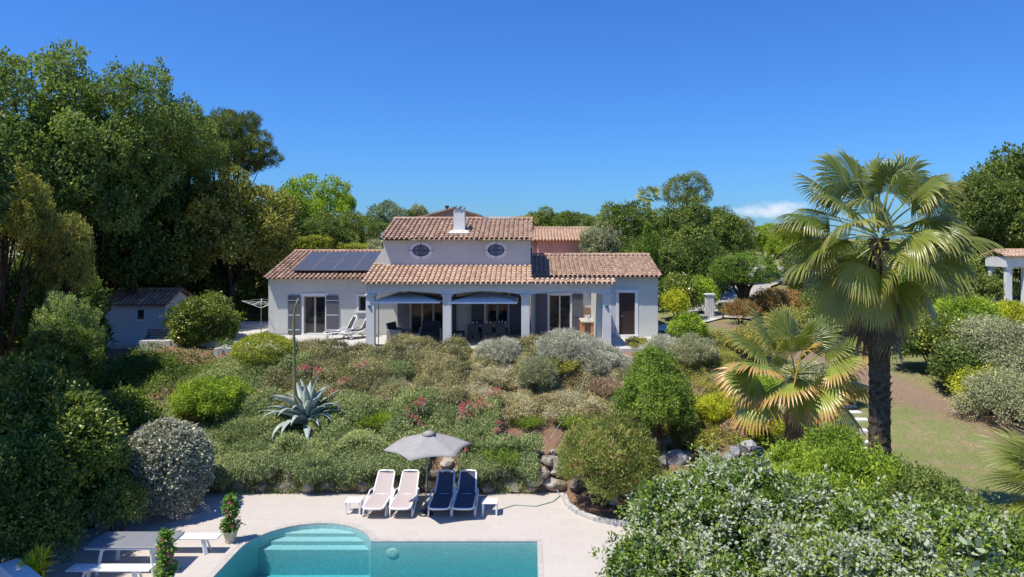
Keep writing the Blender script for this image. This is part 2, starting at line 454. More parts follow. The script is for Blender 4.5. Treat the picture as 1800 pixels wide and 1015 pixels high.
def ground_mat():
    "earth, dry grass and lawn, patched by large noise and by where the lawn was sown"
    t = NT('garden_ground'); o = t.coord('Object')
    s = t.n('ShaderNodeSeparateXYZ'); t.l(o, s.inputs[0])
    nb = t.noise(o, .25, 5, .6); n2 = t.noise(o, 1.7, 6, .65); n3 = t.noise(o, 14, 5, .7); n4 = t.noise(o, 60, 3)
    earth = t.ramp(n3, [(.3, (.16, .095, .062)), (.55, (.27, .165, .11)), (.75, (.36, .24, .165))])
    lawn = t.ramp(n3, [(.25, (.12, .15, .045)), (.5, (.20, .22, .08)), (.75, (.31, .30, .13))])
    straw = t.ramp(n3, [(.3, (.22, .17, .09)), (.7, (.36, .28, .17))])
    lawn = t.mix(t.math('MULTIPLY', t.math('SUBTRACT', n2, .46, clamp=True), 5, clamp=True), lawn, straw)
    # lawn lies right of X = 7
    lf = t.math('MULTIPLY', t.math('ADD', s.outputs[0], -6.5), .6, clamp=True)
    yy = t.math('MULTIPLY', t.math('ADD', s.outputs[1], -50.0), .5, clamp=True)
    lf = t.math('MAXIMUM', lf, yy)
    # bare, reddish earth band along the bank under the hedge
    bank = t.math('SUBTRACT', 1.0, t.math('MULTIPLY', t.math('ABSOLUTE', t.math('ADD', t.math('ADD', s.outputs[0], t.math('MULTIPLY', s.outputs[1], .36)), t.math('ADD', -26.6, t.math('MULTIPLY', n2, 1.5)))), .55), clamp=True)
    bank = t.math('MULTIPLY', bank, t.math('MULTIPLY', t.math('ADD', s.outputs[0], -10.0), .5, clamp=True))
    c = t.mix(lf, earth, lawn)
    c = t.mix(t.math('MULTIPLY', bank, 1.5, clamp=True), c, t.ramp(n3, [(.3, (.19, .13, .09)), (.7, (.33, .235, .165))]))
    return t.fin(t.bsdf(c, .95, .1, bump=n4, bstr=.8, bdist=.03))
M['ground'] = ground_mat()
def rock(name, cols):
    t = NT(name); o = t.coord('Object'); v = t.attr('v')
    c = t.ramp(t.math('ADD', t.math('MULTIPLY', t.noise(o, 2.5, 7, .7), .7), t.math('MULTIPLY', v, .3)), cols)
    return t.fin(t.bsdf(c, .92, .15, bump=t.noise(o, 9, 8, .7), bstr=.8, bdist=.06))
M['rock'] = rock('limestone_rock', [(.3, (.13, .105, .09)), (.5, (.32, .26, .21)), (.7, (.52, .46, .39))])
M['rock_grey'] = rock('grey_boulder', [(.3, (.11, .11, .115)), (.5, (.27, .27, .28)), (.7, (.46, .46, .47))])
M['bark'] = simple('brown_bark', (.065, .05, .038), .95, .1, var=.3, nscale=5, bstr=.8)
M['bark_dark'] = simple('dark_bark', (.045, .036, .030), .95, .1, var=.3, nscale=5, bstr=.8)
M['palm_bark'] = simple('palm_bark', (.11, .082, .06), .95, .1, var=.35, nscale=9, bstr=.9)
M['road'] = simple('pale_gravel_road', (.40, .37, .34), .95, .1, var=.1, nscale=2, bstr=.4)

# foliage
M['L_oak'] = leafmat('oak_leaves', (.024, .040, .015), (.056, .084, .028), (.110, .142, .048))
M['L_deep'] = leafmat('deep_green_leaves', (.016, .030, .011), (.038, .062, .020), (.084, .118, .036), rough=.4)
M['L_big'] = leafmat('tall_tree_leaves', (.026, .046, .018), (.058, .090, .032), (.112, .150, .055), trans=.38)
M['L_olive'] = leafmat('olive_brown_leaves', (.040, .050, .016), (.092, .105, .034), (.18, .18, .06), trans=.3)
M['L_mimosa'] = leafmat('mimosa_leaves', (.04, .065, .03), (.09, .13, .055), (.17, .21, .09), trans=.3)
M['L_mulberry'] = leafmat('mulberry_leaves', (.020, .044, .009), (.046, .084, .016), (.090, .14, .030), trans=.35)
M['L_bright'] = leafmat('bright_green_leaves', (.035, .065, .010), (.085, .135, .020), (.16, .215, .038), trans=.4)
M['L_yellow'] = leafmat('yellow_green_leaves', (.06, .08, .010), (.15, .17, .018), (.27, .27, .03), trans=.4)
M['L_hedge'] = leafmat('trimmed_hedge_leaves', (.05, .068, .012), (.11, .135, .024), (.19, .215, .045), trans=.35)
M['L_pine'] = leafmat('pine_needles', (.020, .036, .013), (.048, .070, .025), (.095, .12, .04), trans=.15)
M['L_bluegreen'] = leafmat('blue_green_leaves', (.035, .06, .042), (.075, .115, .08), (.14, .19, .13), trans=.15, bl=.9)
M['L_silver'] = leafmat('silver_leaves', (.11, .13, .10), (.23, .255, .205), (.36, .38, .31), trans=.15, tcol=(1, 1, .8), gain=2.3, bl=.92)
M['L_sage'] = leafmat('sage_leaves', (.07, .09, .05), (.14, .165, .10), (.24, .26, .165), trans=.2, gain=2.3, bl=.92)
M['L_variegated'] = leafmat('white_edged_leaves', (.10, .14, .085), (.28, .33, .26), (.60, .64, .56), rough=.4, spec=.45, trans=.2, var=.12, tcol=(1, 1, .8), gain=1.15, bl=.9)
M['L_rosemary'] = leafmat('rosemary_leaves', (.026, .042, .018), (.062, .088, .036), (.125, .15, .068), trans=.2, var=.7, nscale=.12, gain=3.9, bl=.95)
M['L_heath'] = leafmat('brown_heath_leaves', (.036, .042, .022), (.082, .088, .044), (.16, .155, .088), trans=.2, var=.8, nscale=.12, gain=3.9, bl=.95)
M['L_daisy'] = leafmat('white_flowering_cover', (.055, .055, .028), (.13, .12, .062), (.25, .215, .135), trans=.2, var=.6, flower=(.82, (.66, .62, .54)), gain=3.9, bl=.95)
M['L_variegated2'] = leafmat('blossoming_shrub_leaves', (.034, .070, .014), (.095, .150, .028), (.21, .28, .045), rough=.45, trans=.3, flower=(.60, (.50, .53, .39)), gain=2.3, var=1.25, nscale=.22, bl=.9)
M['L_oleander'] = leafmat('oleander_leaves', (.028, .045, .014), (.07, .095, .032), (.15, .18, .07), trans=.25, flower=(.985, (.62, .22, .20)))
M['L_juniper'] = leafmat('light_green_conifer', (.030, .060, .012), (.074, .122, .026), (.14, .200, .050), trans=.25)
M['L_laurel'] = leafmat('glossy_laurel_leaves', (.020, .040, .010), (.050, .078, .016), (.13, .155, .035), rough=.32, spec=.5, trans=.25)
M['L_pot'] = leafmat('mandevilla_leaves', (.02, .05, .012), (.045, .09, .02), (.09, .15, .04), rough=.35, trans=.2)
M['petal_pink'] = leafmat('pink_petals', (.45, .10, .16), (.62, .18, .26), (.75, .32, .38), gain=1.0, trans=.3, tcol=(1, .8, .8))
M['petal_red'] = leafmat('crimson_petals', (.45, .11, .18), (.62, .19, .28), (.75, .32, .40), gain=1.0, trans=.3, tcol=(1, .8, .8))
M['L_purple'] = leafmat('mauve_leaves', (.07, .055, .05), (.15, .12, .11), (.24, .20, .18), trans=.2)
M['L_red'] = leafmat('red_tinged_leaves', (.05, .035, .02), (.11, .08, .04), (.17, .12, .06), trans=.3)
M['agave'] = simple('agave_skin', (.36, .43, .38), .5, .35, var=.12, nscale=3)
M['agave_stalk'] = simple('agave_stalk', (.20, .22, .10), .7, .3, var=.2, nscale=4)
def palmleaf(name, base, base2, tip, t0, t1, trans=.3):
    t = NT(name); v = t.attr('v'); tt = t.attr('t')
    c = t.ramp(v, [(.1, base), (.9, base2)])
    n = t.noise(t.coord('Object'), 3, 3)
    f = t.math('ADD', tt, t.math('MULTIPLY', t.math('SUBTRACT', n, .5), .25))
    f = t.ramp(f, [(t0, (0, 0, 0)), (t1, (1, 1, 1))])
    c = t.mix(f, c, tip)
    b = t.bsdf(c, .32, .6)
    tr = t.n('ShaderNodeBsdfTranslucent'); t.l(t.mix(1.0, c, (1.1, 1.15, .5), 'MULTIPLY'), tr.inputs[0])
    mx = t.n('ShaderNodeMixShader'); mx.inputs[0].default_value = trans
    t.l(b, mx.inputs[1]); t.l(tr.outputs[0], mx.inputs[2])
    return t.fin(mx.outputs[0])
M['palm'] = palmleaf('fan_palm_leaf', (.085, .135, .020), (.34, .36, .06), (.50, .44, .15), .66, 1.05, .32)
M['palm_dry'] = palmleaf('fan_palm_leaf_browning', (.12, .19, .028), (.36, .40, .07), (.60, .34, .11), .55, .82, .24)
M['palm_dead'] = palmleaf('dead_palm_leaf', (.12, .085, .05), (.22, .165, .10), (.26, .20, .13), .5, 1.0, .15)
# ================================================================== SETTING
def nonuni(lo, hi, step, far, grow=1.25):
    c = list(np.arange(lo, hi + 1e-6, step)); d = step
    while c[-1] < far: d *= grow; c.append(c[-1] + d)
    d = step
    while c[0] > -far: d *= grow; c.insert(0, c[0] - d)
    return np.array(c)
gx = nonuni(-32, 32, .36, 3000); gy = nonuni(4, 56, .36, 3000)
GX, GY = np.meshgrid(gx, gy)
GZ = g(GX, GY)
rs = np.random.RandomState(5)
GZ = GZ + np.where(np.hypot(GX, GY) < 120, rs.normal(0, .018, GX.shape), 0)
inpool = (GX > -8.9) & (GX < 1.0) & (GY > 7) & (GY < 21.7)
GZ = np.where(inpool, -6.5, GZ)
ny, nx = GX.shape
idx = np.arange(nx * ny).reshape(ny, nx)
Q = np.stack([idx[:-1, :-1], idx[:-1, 1:], idx[1:, 1:], idx[1:, :-1]], -1).reshape(-1, 4)
me = npmesh('ground', np.stack([GX, GY, GZ], -1).reshape(-1, 3), Q, smooth_=True)
tag(link('ground', me, mat=M['ground']), kind='structure')

# pool deck with the pool cut out of it
ZD = -3.6
pool = [(-8.05, 8.6), (.20, 8.6), (.20, 19.66), (-4.53, 19.66)]
for k in range(0, 25):
    q = R(20 + (180 - 20) * k / 24)
    pool.append((-6.25 + 1.8 * math.cos(q), 19.15 + 1.75 * math.sin(q)))
outer = [(-14.6, 5), (3.7, 5), (3.7, 20.55), (2.75, 20.65), (2.0, 21.0), (1.5, 21.5), (1.2, 22.2), (1.1, 22.9), (1.15, 23.7), (-14.6, 23.7)]
def offset(poly, d):
    out = []
    n = len(poly)
    for i in range(n):
        a, b, c = (Vector(poly[j % n]) for j in (i - 1, i, i + 1))
        t = ((b - a).normalized() + (c - b).normalized()).normalized()
        out.append((b.x + t.y * d, b.y - t.x * d))
    return out
coping_out = offset(pool, .20)
def sheet_with_hole(name, o, h, z, mat):
    m = MB(); tris = tessellate_polygon([[Vector((*p, 0)) for p in o], [Vector((*p, 0)) for p in h]])
    allp = o + h
    m.add([(x, y, z) for x, y in allp], tris)
    return m
m = sheet_with_hole('deck', outer, coping_out, ZD, None)
n = len(outer)
for i in range(n):
    a, b = outer[i], outer[(i + 1) % n]
    m.add([(*a, ZD), (*b, ZD), (*b, ZD - .35), (*a, ZD - .35)], [(0, 1, 2, 3)])
o = tag(m.build('pool_deck', M['deck']), kind='structure')
m = MB(); n = len(pool)
for i in range(n):
    a, b, c, d = coping_out[i], coping_out[(i + 1) % n], pool[(i + 1) % n], pool[i]
    zc = ZD + .012
    m.add([(*a, zc), (*b, zc), (*c, zc), (*d, zc), (*c, zc - .05), (*d, zc - .05), (*a, zc - .03), (*b, zc - .03)], [(0, 1, 2, 3), (3, 2, 4, 5), (0, 6, 7, 1)])
tag(m.build('pool_coping', M['coping']), kind='structure')
# pool shell
m = MB(); zf = -4.70
for i in range(n):
    a, b = pool[i], pool[(i + 1) % n]
    m.add([(*a, ZD - .03), (*b, ZD - .03), (*b, zf), (*a, zf)], [(0, 1, 2, 3)])
m.add([(x, y, zf) for x, y in pool], [tuple(range(n))])
shell = m.build('pool_basin', M['liner']); tag(shell, kind='structure')
def arc_step(y0, ztop):
    pts = [(x, y) for x, y in pool[3:] if y > y0 + .02]
    hw = 1.8 * math.sqrt(max(0, 1 - ((y0 - 19.15) / 1.75) ** 2)) if y0 > 19.15 else 1.79
    pts = [(min(-6.25 + hw, -4.54), y0)] + pts + [(-6.25 - hw, y0)]
    k = len(pts); mm = MB()
    mm.add([(x, y, ztop) for x, y in pts] + [(x, y, zf) for x, y in pts], [tuple(range(k))] + [(i, (i + 1) % k, (i + 1) % k + k, i + k) for i in range(k)])
    return mm
for y0, zt in ((20.56, -3.76), (20.25, -3.86), (19.95, -3.97)):
    tag(arc_step(y0, zt).build('pool_step', M['liner']), kind='structure')
m = MB(); cxl, czl = float(at(690, 970, 19.66)[0]), -3.93
vs = [(cxl + math.cos(2 * math.pi * k / 20) * r_, 19.66 - d_, czl + math.sin(2 * math.pi * k / 20) * r_ * .8) for r_, d_ in ((.17, .0), (.16, .02), (.10, .03)) for k in range(20)]
m.add(vs, [(i * 20 + k, i * 20 + (k + 1) % 20, (i + 1) * 20 + (k + 1) % 20, (i + 1) * 20 + k) for i in range(2) for k in range(20)] + [tuple(range(40, 60))])
tag(m.build('pool_light', M['pool_lamp']), 'round pale underwater light on the far wall of the pool right of the steps', 'pool light')
# water: a closed body a finger wider than the basin
m = MB(); wp = offset(pool, .02); zw = ZD - .075
m.add([(x, y, zw) for x, y in wp] + [(x, y, zf - .03) for x, y in wp],
      [tuple(range(n)), tuple(range(2 * n - 1, n - 1, -1))] + [(i + n, (i + 1) % n + n, (i + 1) % n, i) for i in range(n)])
tag(m.build('pool_water', M['water']), kind='structure')

# terrace slab, patio behind and beside, driveway
m = MB(); m.box(-14.4, 7.1, 31.45, 35.9, -.5, 0); tag(m.build('terrace', M['terrace']), kind='structure')
m = MB()
for i, (x0, x1, y0, y1, z) in enumerate(((-19.2, -14.4, 33.9, 42, -.012), (-26, -19.2, 35.6, 41, -.42))):
    m.box(x0, x1, y0, y1, z - .5, z)
tag(m.build('patio', M['concrete']), kind='structure')
def strip(name, pts, w, mat, lift=.05):
    P = []; 
    for i in range(len(pts) - 1):
        for k in range(12):
            f = k / 12; P.append((pts[i][0] * (1 - f) + pts[i + 1][0] * f, pts[i][1] * (1 - f) + pts[i + 1][1] * f))
    P.append(pts[-1]); mm = MB(); vs = []
    for i, p in enumerate(P):
        a = Vector(P[max(i - 1, 0)]); b = Vector(P[min(i + 1, len(P) - 1)]); t = (b - a).normalized()
        zc = gz(*p) + lift
        for s_ in (-1, -.33, .33, 1): vs.append((p[0] + t.y * s_ * w / 2, p[1] - t.x * s_ * w / 2, zc))
    mm.add(vs, [(4 * i + j, 4 * i + j + 1, 4 * i + j + 5, 4 * i + j + 4) for i in range(len(P) - 1) for j in range(3)])
    return tag(mm.build(name, mat), kind='structure')
strip('path', [(7.2, 38.5), (10, 42.0), (13.0, 45.5)], 1.5, M['concrete'], .07)
strip('driveway', [(11.5, 43.5), (14.5, 50), (18.5, 60), (26, 74)], 4.6, M['road'], .10)

# stepping stones up the lawn
for i, (px, py) in enumerate(((1507, 792), (1521, 783), (1515, 772), (1523, 761), (1512, 751), (1500, 742), (1493, 733))):
    p = onz(px, py, -2.0); x, y = p[0], p[1]
    m = MB(); m.box(-.27, .27, -.15, .15, -.12, .03, bev=.012)
    o = m.build('stepping_stone', M['wall_white']); o.location = (x, y, gz(x, y) + .02); o.rotation_euler = (0, 0, random.Random(i).uniform(-.15, .15))
    tag(o, ('flat pale path slab left of the tall palm trunk, ' + ('nearest the camera', 'second from the near end', 'third from the near end', 'the middle one', 'third from the far end', 'second from the far end', 'farthest up the lawn')[i]), 'stepping stone', 'stepping stones by the palm')

# ================================================================== ROOF TILES
def tiled_roof(name, x0, x1, ye, ze, yr, zr, mat, parent, seed=0, pitch=.24, back=True, verge=True, ridge=True, hole=None):
    "gable roof along X made of real half-round canal tiles; front slope ye->yr, back slope mirrored"
    rnd = random.Random(seed); mb = MB()
    def slope(ya, za, yb, zb):
        L = math.hypot(yb - ya, zb - za); uy, uz = (yb - ya) / L, (zb - za) / L
        nyv, nzv = (-uz, uy) if uy > 0 else (uz, -uy)
        nc = max(1, round((x1 - x0) / pitch)); pw = (x1 - x0) / nc
        # under-channels: one gently waved sheet
        vs = []; K = nc * 4
        for i in range(K + 1):
            x = x0 + (x1 - x0) * i / K; h = -.015 - .03 * (.5 + .5 * math.cos(2 * math.pi * (i / 4)))
            for s_, ext in ((0, -.02), (L, 0)):
                d = s_ + ext
                vs.append((x, ya + uy * d + nyv * h, za + uz * d + nzv * h))
        mb.add(vs, [(2 * i, 2 * i + 2, 2 * i + 3, 2 * i + 1) for i in range(K)], .3)
        nr = max(1, round(L / .34)); rl = L / nr
        for c in range(nc + 1):
            xc = x0 + c * pw
            if c in (0, nc) and not verge: continue
            for r in range(nr):
                d0 = r * rl - .03; d1 = (r + 1) * rl + .05
                if hole and hole(xc, ya + uy * (d0 + .15)): continue
                r0, r1 = .094 + rnd.uniform(-.004, .004), .074
                h0, h1 = .022 + rnd.uniform(0, .008), .0
                dx = rnd.uniform(-.008, .008); vs = []
                for d, rr_, h in ((d0, r0, h0), (d1, r1, h1)):
                    for k in range(7):
                        q = math.pi * k / 6
                        px_ = xc + dx + math.cos(q) * rr_; hh = h + math.sin(q) * rr_ * .80
                        vs.append((px_, ya + uy * d + nyv * hh, za + uz * d + nzv * hh))
                # thickness lip at the lower end
                for k in range(7):
                    q = math.pi * k / 6; rr_ = r0 - .016
                    vs.append((xc + dx + math.cos(q) * rr_, ya + uy * d0 + nyv * (h0 + math.sin(q) * rr_ * .8), za + uz * d0 + nzv * (h0 + math.sin(q) * rr_ * .8)))
                mb.add(vs, [(k, k + 1, k + 8, k + 7) for k in range(6)] + [(k, k + 14, k + 15, k + 1) for k in range(6)], rnd.random())
    slope(ye, ze, yr, zr)
    if back: slope(2 * yr - ye, ze, yr, zr)
    if ridge:
        nr = round((x1 - x0) / .38); rl = (x1 - x0 + .1) / nr
        for i in range(nr):
            xa = x0 - .05 + i * rl; vs = []
            for x, rr_ in ((xa, .115), (xa + rl + .04, .098)):
                for k in range(7):
                    q = math.pi * k / 6; vs.append((x, yr + math.cos(q) * rr_, zr + .035 + math.sin(q) * rr_ * .8))
            mb.add(vs, [(k, k + 1, k + 8, k + 7) for k in range(6)], rnd.random())
    return mb.build(name, mat, parent)

# ================================================================== THE VILLA
villa = empty('villa', (0, 36, 0), 0, 'white single-storey villa with clay tile roofs and a raised middle block above the arcaded terrace', 'house')
VO = Vector((0, 36, 0))
def part(mb, name, mat, parent=villa, **k):
    o = mb.build(name, mat, parent, **k)
    o.location = (-VO if parent is villa else Vector((0, 0, 0)))
    return o
def villa_fix(o): o.location = -VO
def wall_x(mb, x0, x1, z0, z1, y, th, holes=()):
    "wall along X with rectangular openings (x0,x1,z0,z1)"
    xs = sorted({x0, x1, *[h[0] for h in holes], *[h[1] for h in holes]})
    for a, b in zip(xs[:-1], xs[1:]):
        hs = sorted([h for h in holes if h[0] <= a + 1e-6 and h[1] >= b - 1e-6], key=lambda h: h[2])
        z = z0
        for h in hs:
            if h[2] > z + 1e-4: mb.box(a, b, y, y + th, z, h[2])
            z = h[3]
        if z < z1 - 1e-4: mb.box(a, b, y, y + th, z, z1)
def gable_side(mb, x, th, ya, yb, z_e, yr, z_r, z0=-.4):
    "gable end wall, from ya to yb, apex at (yr, z_r)"
    mb.add([(x, ya, z0), (x, yb, z0), (x, yb, z_e), (x, yr, z_r), (x, ya, z_e), (x + th, ya, z0), (x + th, yb, z0), (x + th, yb, z_e), (x + th, yr, z_r), (x + th, ya, z_e)],
           [(0, 4, 3, 2, 1), (5, 6, 7, 8, 9), (0, 5, 9, 4), (1, 2, 7, 6), (0, 1, 6, 5)])
X = lambda px, Y: float(at(px, 500, Y)[0])
Z = lambda py, Y: float(at(900, py, Y)[2])
# ---- left wing
YL = 36.0
wl_x0 = -13.62
dr = (X(534, YL), X(572, YL), .06, Z(521, YL))           # french door opening
sw = (X(630.5, YL), X(646, YL), Z(547, YL), Z(521, YL))  # small window
b1 = (X(722, YL), X(781, YL), .03, 2.2)
b2 = (X(855, YL), X(893, YL), .03, 2.2)
m = MB(); wall_x(m, wl_x0, -.01, -.4, 2.98, YL, .22, [dr, sw, b1, b2])
gable_side(m, wl_x0 - .003, .22, YL + .003, 44.8, 2.95, 40.4, 4.2)
m.box(wl_x0, -.01, 44.6, 44.82, -.4, 2.95)
m.box(wl_x0 + .22, -.01, 36.22, 44.6, -.1, -.02)
part(m, 'wall', M['wall'])
villa_fix(tiled_roof('roof', wl_x0 - .08, -7.25, 35.62, 2.97, 40.4, 4.26, M['tile'], villa, 1))
# ---- middle block
YM = 34.0
m = MB(); m.box(-7.2, .02, YM, YM + .25, 2.9, 4.92)
gable_side(m, -7.2, .22, YM + .25, 40.4, 4.92, 37.2, 5.98, 2.5); gable_side(m, -.203, .22, YM + .25, 40.4, 4.92, 37.2, 5.98, 2.5)
m.box(-7.2, .02, 40.4, 40.6, 2.5, 4.92)
# raked shoulder that steps out past the block's left end
m.add([(-7.2, YM + .01, 4.55), (-7.2, YM + .01, 3.3), (-7.55, YM + .01, 3.6), (-7.6, YM + .01, 3.95), (-7.2, YM + .24, 4.55), (-7.2, YM + .24, 3.3), (-7.55, YM + .24, 3.6), (-7.6, YM + .24, 3.95)],
      [(0, 3, 2, 1), (4, 5, 6, 7), (0, 4, 7, 3), (3, 7, 6, 2)])
part(m, 'upper_wall', M['wall'])
villa_fix(tiled_roof('upper_roof', -7.26, .06, 33.64, 5.0, 37.2, 6.06, M['tile'], villa, 2))
# ---- right wing
YR = 35.3
sd3 = (X(965, YR), X(1003, YR), .05, Z(519, YR))
d4 = (X(1088, YR), X(1116, YR), .10, Z(515, YR))
m = MB(); wall_x(m, .03, 6.52, -.4, 3.05, YR, .22, [sd3, d4])
gable_side(m, 6.303, .22, YR + .22, 42.6, 3.0, 38.9, 4.0)
m.box(.03, 6.52, 42.4, 42.6, -.4, 3.0)
m.box(3.1, 3.42, 32.2, 35.298, -.4, 2.9)
part(m, 'right_wall', M['wall'])
villa_fix(tiled_roof('right_roof', .10, 6.62, 34.95, 3.10, 38.9, 4.08, M['tile'], villa, 3))
# ---- porch: columns, arcade beam, lean-to roof
YP = 32.0
cx = [-7.37, -3.83, -.22, 3.53]
colp = MB()
def column_mesh(cx_):
    mm = MB(); mm.box(cx_ - .19, cx_ + .19, YP - .19, YP + .19, .10, 2.33, bev=.012)
    mm.box(cx_ - .23, cx_ + .23, YP - .23, YP + .23, -.02, .10, bev=.012)
    mm.box(cx_ - .215, cx_ + .215, YP - .215, YP + .215, 2.33, 2.37); mm.box(cx_ - .25, cx_ + .25, YP - .25, YP + .25, 2.37, 2.43, bev=.01)
    return mm
for c in cx: part(column_mesh(c), 'column', M['wall_white'])
m = MB()
edges = []
for a, b in zip(cx[:-1], cx[1:]):
    c = (a + b) / 2; hw = (b - a) / 2 - .19
    n_ = 20
    if not edges: edges.append((a - .19, 2.43))
    edges += [(c + hw * (2 * k / n_ - 1), 2.43 + .155 * (1 - (2 * k / n_ - 1) ** 2)) for k in range(n_ + 1)]
edges.append((cx[-1] + .19, 2.43))
zt = 2.93
for (xa, za), (xb, zb) in zip(edges[:-1], edges[1:]):
    if xb - xa < 1e-4: continue
    m.add([(xa, YP - .16, za), (xb, YP - .16, zb), (xb, YP - .16, zt), (xa, YP - .16, zt), (xa, YP + .16, za), (xb, YP + .16, zb), (xb, YP + .16, zt), (xa, YP + .16, zt)],
          [(0, 1, 2, 3), (5, 4, 7, 6), (4, 5, 1, 0), (3, 2, 6, 7)])
m.add([(cx[0] - .19, YP - .16, 2.43), (cx[0] - .19, YP + .16, 2.43), (cx[0] - .19, YP + .16, zt), (cx[0] - .19, YP - .16, zt)], [(0, 1, 2, 3)])
m.add([(cx[-1] + .19, YP - .16, 2.43), (cx[-1] + .19, YP + .16, 2.43), (cx[-1] + .19, YP + .16, zt), (cx[-1] + .19, YP - .16, zt)], [(0, 3, 2, 1)])
# left side of the porch: beam running back to the wing wall
m.box(-7.56, -7.24, YP + .16, 35.998, 2.45, 2.93)
part(m, 'arcade_beam', M['wall_white'])
def lean(name, x0, x1, ya, za, yb, zb, seed):
    villa_fix(tiled_roof(name, x0, x1, ya, za, yb, zb, M['tile_new'], villa, seed, back=False, ridge=False))
lean('porch_roof', -7.66, -.02, 31.58, 2.97, 33.98, 3.68, 4)
lean('arcade_coping', .10, 3.85, 31.58, 2.97, 32.14, 3.12, 5)
m = MB(); m.box(.02, 3.86, 31.75, 32.3, 2.935, 3.0); part(m, 'coping_mortar', M['wall_white'])
# porch ceiling: boards on rafters
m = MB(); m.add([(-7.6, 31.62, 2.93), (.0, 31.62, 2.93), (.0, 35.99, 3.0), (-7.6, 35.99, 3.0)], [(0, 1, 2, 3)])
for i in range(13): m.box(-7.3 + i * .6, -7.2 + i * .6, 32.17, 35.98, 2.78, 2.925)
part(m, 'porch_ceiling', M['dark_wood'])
# lean-to tail that climbs beside the middle block (left end)
lean('porch_roof', -7.66, -7.25, 33.98, 3.68, 34.6, 3.87, 8)
# gutter board under the lean-to
m = MB(); m.box(-7.6, 3.78, 31.60, 31.63, 2.9, 2.955); part(m, 'fascia', M['wall_white'])
# chimney
Yc = 35.1; zc0 = 5.0 + .298 * (Yc - 33.64) - .1
xa, xb = X(798, Yc), X(818, Yc)
m = MB(); zt_ = Z(368, Yc)
xm = (xa + xb) / 2; hw = (xb - xa) / 2
for z_, k in ((0, 0),):
    m.add([(xm - hw * 1.02, Yc - .30, zc0), (xm + hw * 1.02, Yc - .30, zc0), (xm + hw * 1.02, Yc + .30, zc0), (xm - hw * 1.02, Yc + .30, zc0),
           (xm - hw * .93, Yc - .26, zt_), (xm + hw * .93, Yc - .26, zt_), (xm + hw * .93, Yc + .26, zt_), (xm - hw * .93, Yc + .26, zt_)],
          [(0, 1, 5, 4), (1, 2, 6, 5), (2, 3, 7, 6), (3, 0, 4, 7), (4, 5, 6, 7)])
ch = part(m, 'chimney', M['wall_white'])
m = MB()
for s_ in (-.5, .5):
    vs = []
    for y in (Yc - .34, Yc + .34):
        for k in range(9):
            q = math.pi * k / 8; vs.append((xm + s_ * hw + math.cos(q) * hw * .5, y, zt_ + .03 + math.sin(q) * hw * .34))
    m.add(vs, [(k, k + 1, k + 10, k + 9) for k in range(8)], .8)
    m.bar((xm + s_ * hw * 1.9, Yc - .2, zt_), (xm + s_ * hw * 1.9, Yc - .2, zt_ + .1), .06, .06, .5)
m.box(xm - .04, xm + .04, Yc - .24, Yc + .24, zt_, zt_ + .08, .4)
m.build('chimney_cap', M['tile_new'], ch)
m = MB(); y0_, y1_ = Yc - .72, Yc - .28
sl = lambda y: 5.0 + .298 * (y - 33.64) + .085
m.add([(xa - .22, y0_, sl(y0_)), (xb + .28, y0_, sl(y0_)), (xb + .12, y1_, sl(y1_)), (xa - .1, y1_, sl(y1_)), (xa - .22, y0_, sl(y0_) - .1), (xb + .28, y0_, sl(y0_) - .1)],
      [(0, 1, 2, 3), (4, 5, 1, 0)])
m.build('chimney_flashing', M['wall_white'], ch)
# oval windows
def oval(px, py, seed):
    c = at(px, py, YM); cxx, czz = float(c[0]), float(c[2])
    rx, rz_ = .40, .275
    def ring(y0, y1, ra, rb, n=40):
        mm = MB(); vs = []
        for k in range(n):
            q = 2 * math.pi * k / n
            for (r1, r2), y in ((rb, y1), (rb, y0), (ra, y0), (ra, y1)):
                vs.append((cxx + math.cos(q) * r1, y, czz + math.sin(q) * r2))
        mm.add(vs, [(4 * k + j, 4 * k + j + 1, 4 * ((k + 1) % n) + j + 1, 4 * ((k + 1) % n) + j) for k in range(n) for j in range(3)])
        return mm
    w = part(ring(YM - .03, YM, (rx, rz_), (.57, .44)), 'oval_window', M['trim'])
    fr = ring(YM - .045, YM - .005, (rx - .045, rz_ - .04), (rx + .004, rz_ + .004)); 
    fr.box(cxx - .012, cxx + .012, YM - .05, YM - .02, czz - .43, czz + .43); fr.box(cxx - .60, cxx + .60, YM - .052, YM - .03, czz - .01, czz + .01)
    for s_ in (-1, 1):      # wrought scrolls
        for t_ in (-1, 1):
            pts = []
            for k in range(14):
                q = k / 13 * math.pi * 1.5
                r_ = .10 - .045 * k / 13
                pts.append((cxx + s_ * (.17 + math.cos(q) * r_), YM - .04, czz + t_ * (.11 - math.sin(q) * r_ * 1.0)))
            fr.tube(pts, .010, 5)
            fr.tube([(cxx + s_ * .08, YM - .04, czz), (cxx + s_ * .09, YM - .04, czz + t_ * .12), (cxx + s_ * .03, YM - .04, czz + t_ * .22)], .009, 5)
    fr.build('frame', M['iron'], w)
    gm = MB(); vs = [(cxx + math.cos(2 * math.pi * k / 40) * rx, YM - .008, czz + math.sin(2 * math.pi * k / 40) * rz_) for k in range(40)]
    gm.add(vs, [tuple(range(39, -1, -1))]); gm.build('pane', M['glass_blue'], w)
oval(740, 441, 0); oval(872, 440, 1)
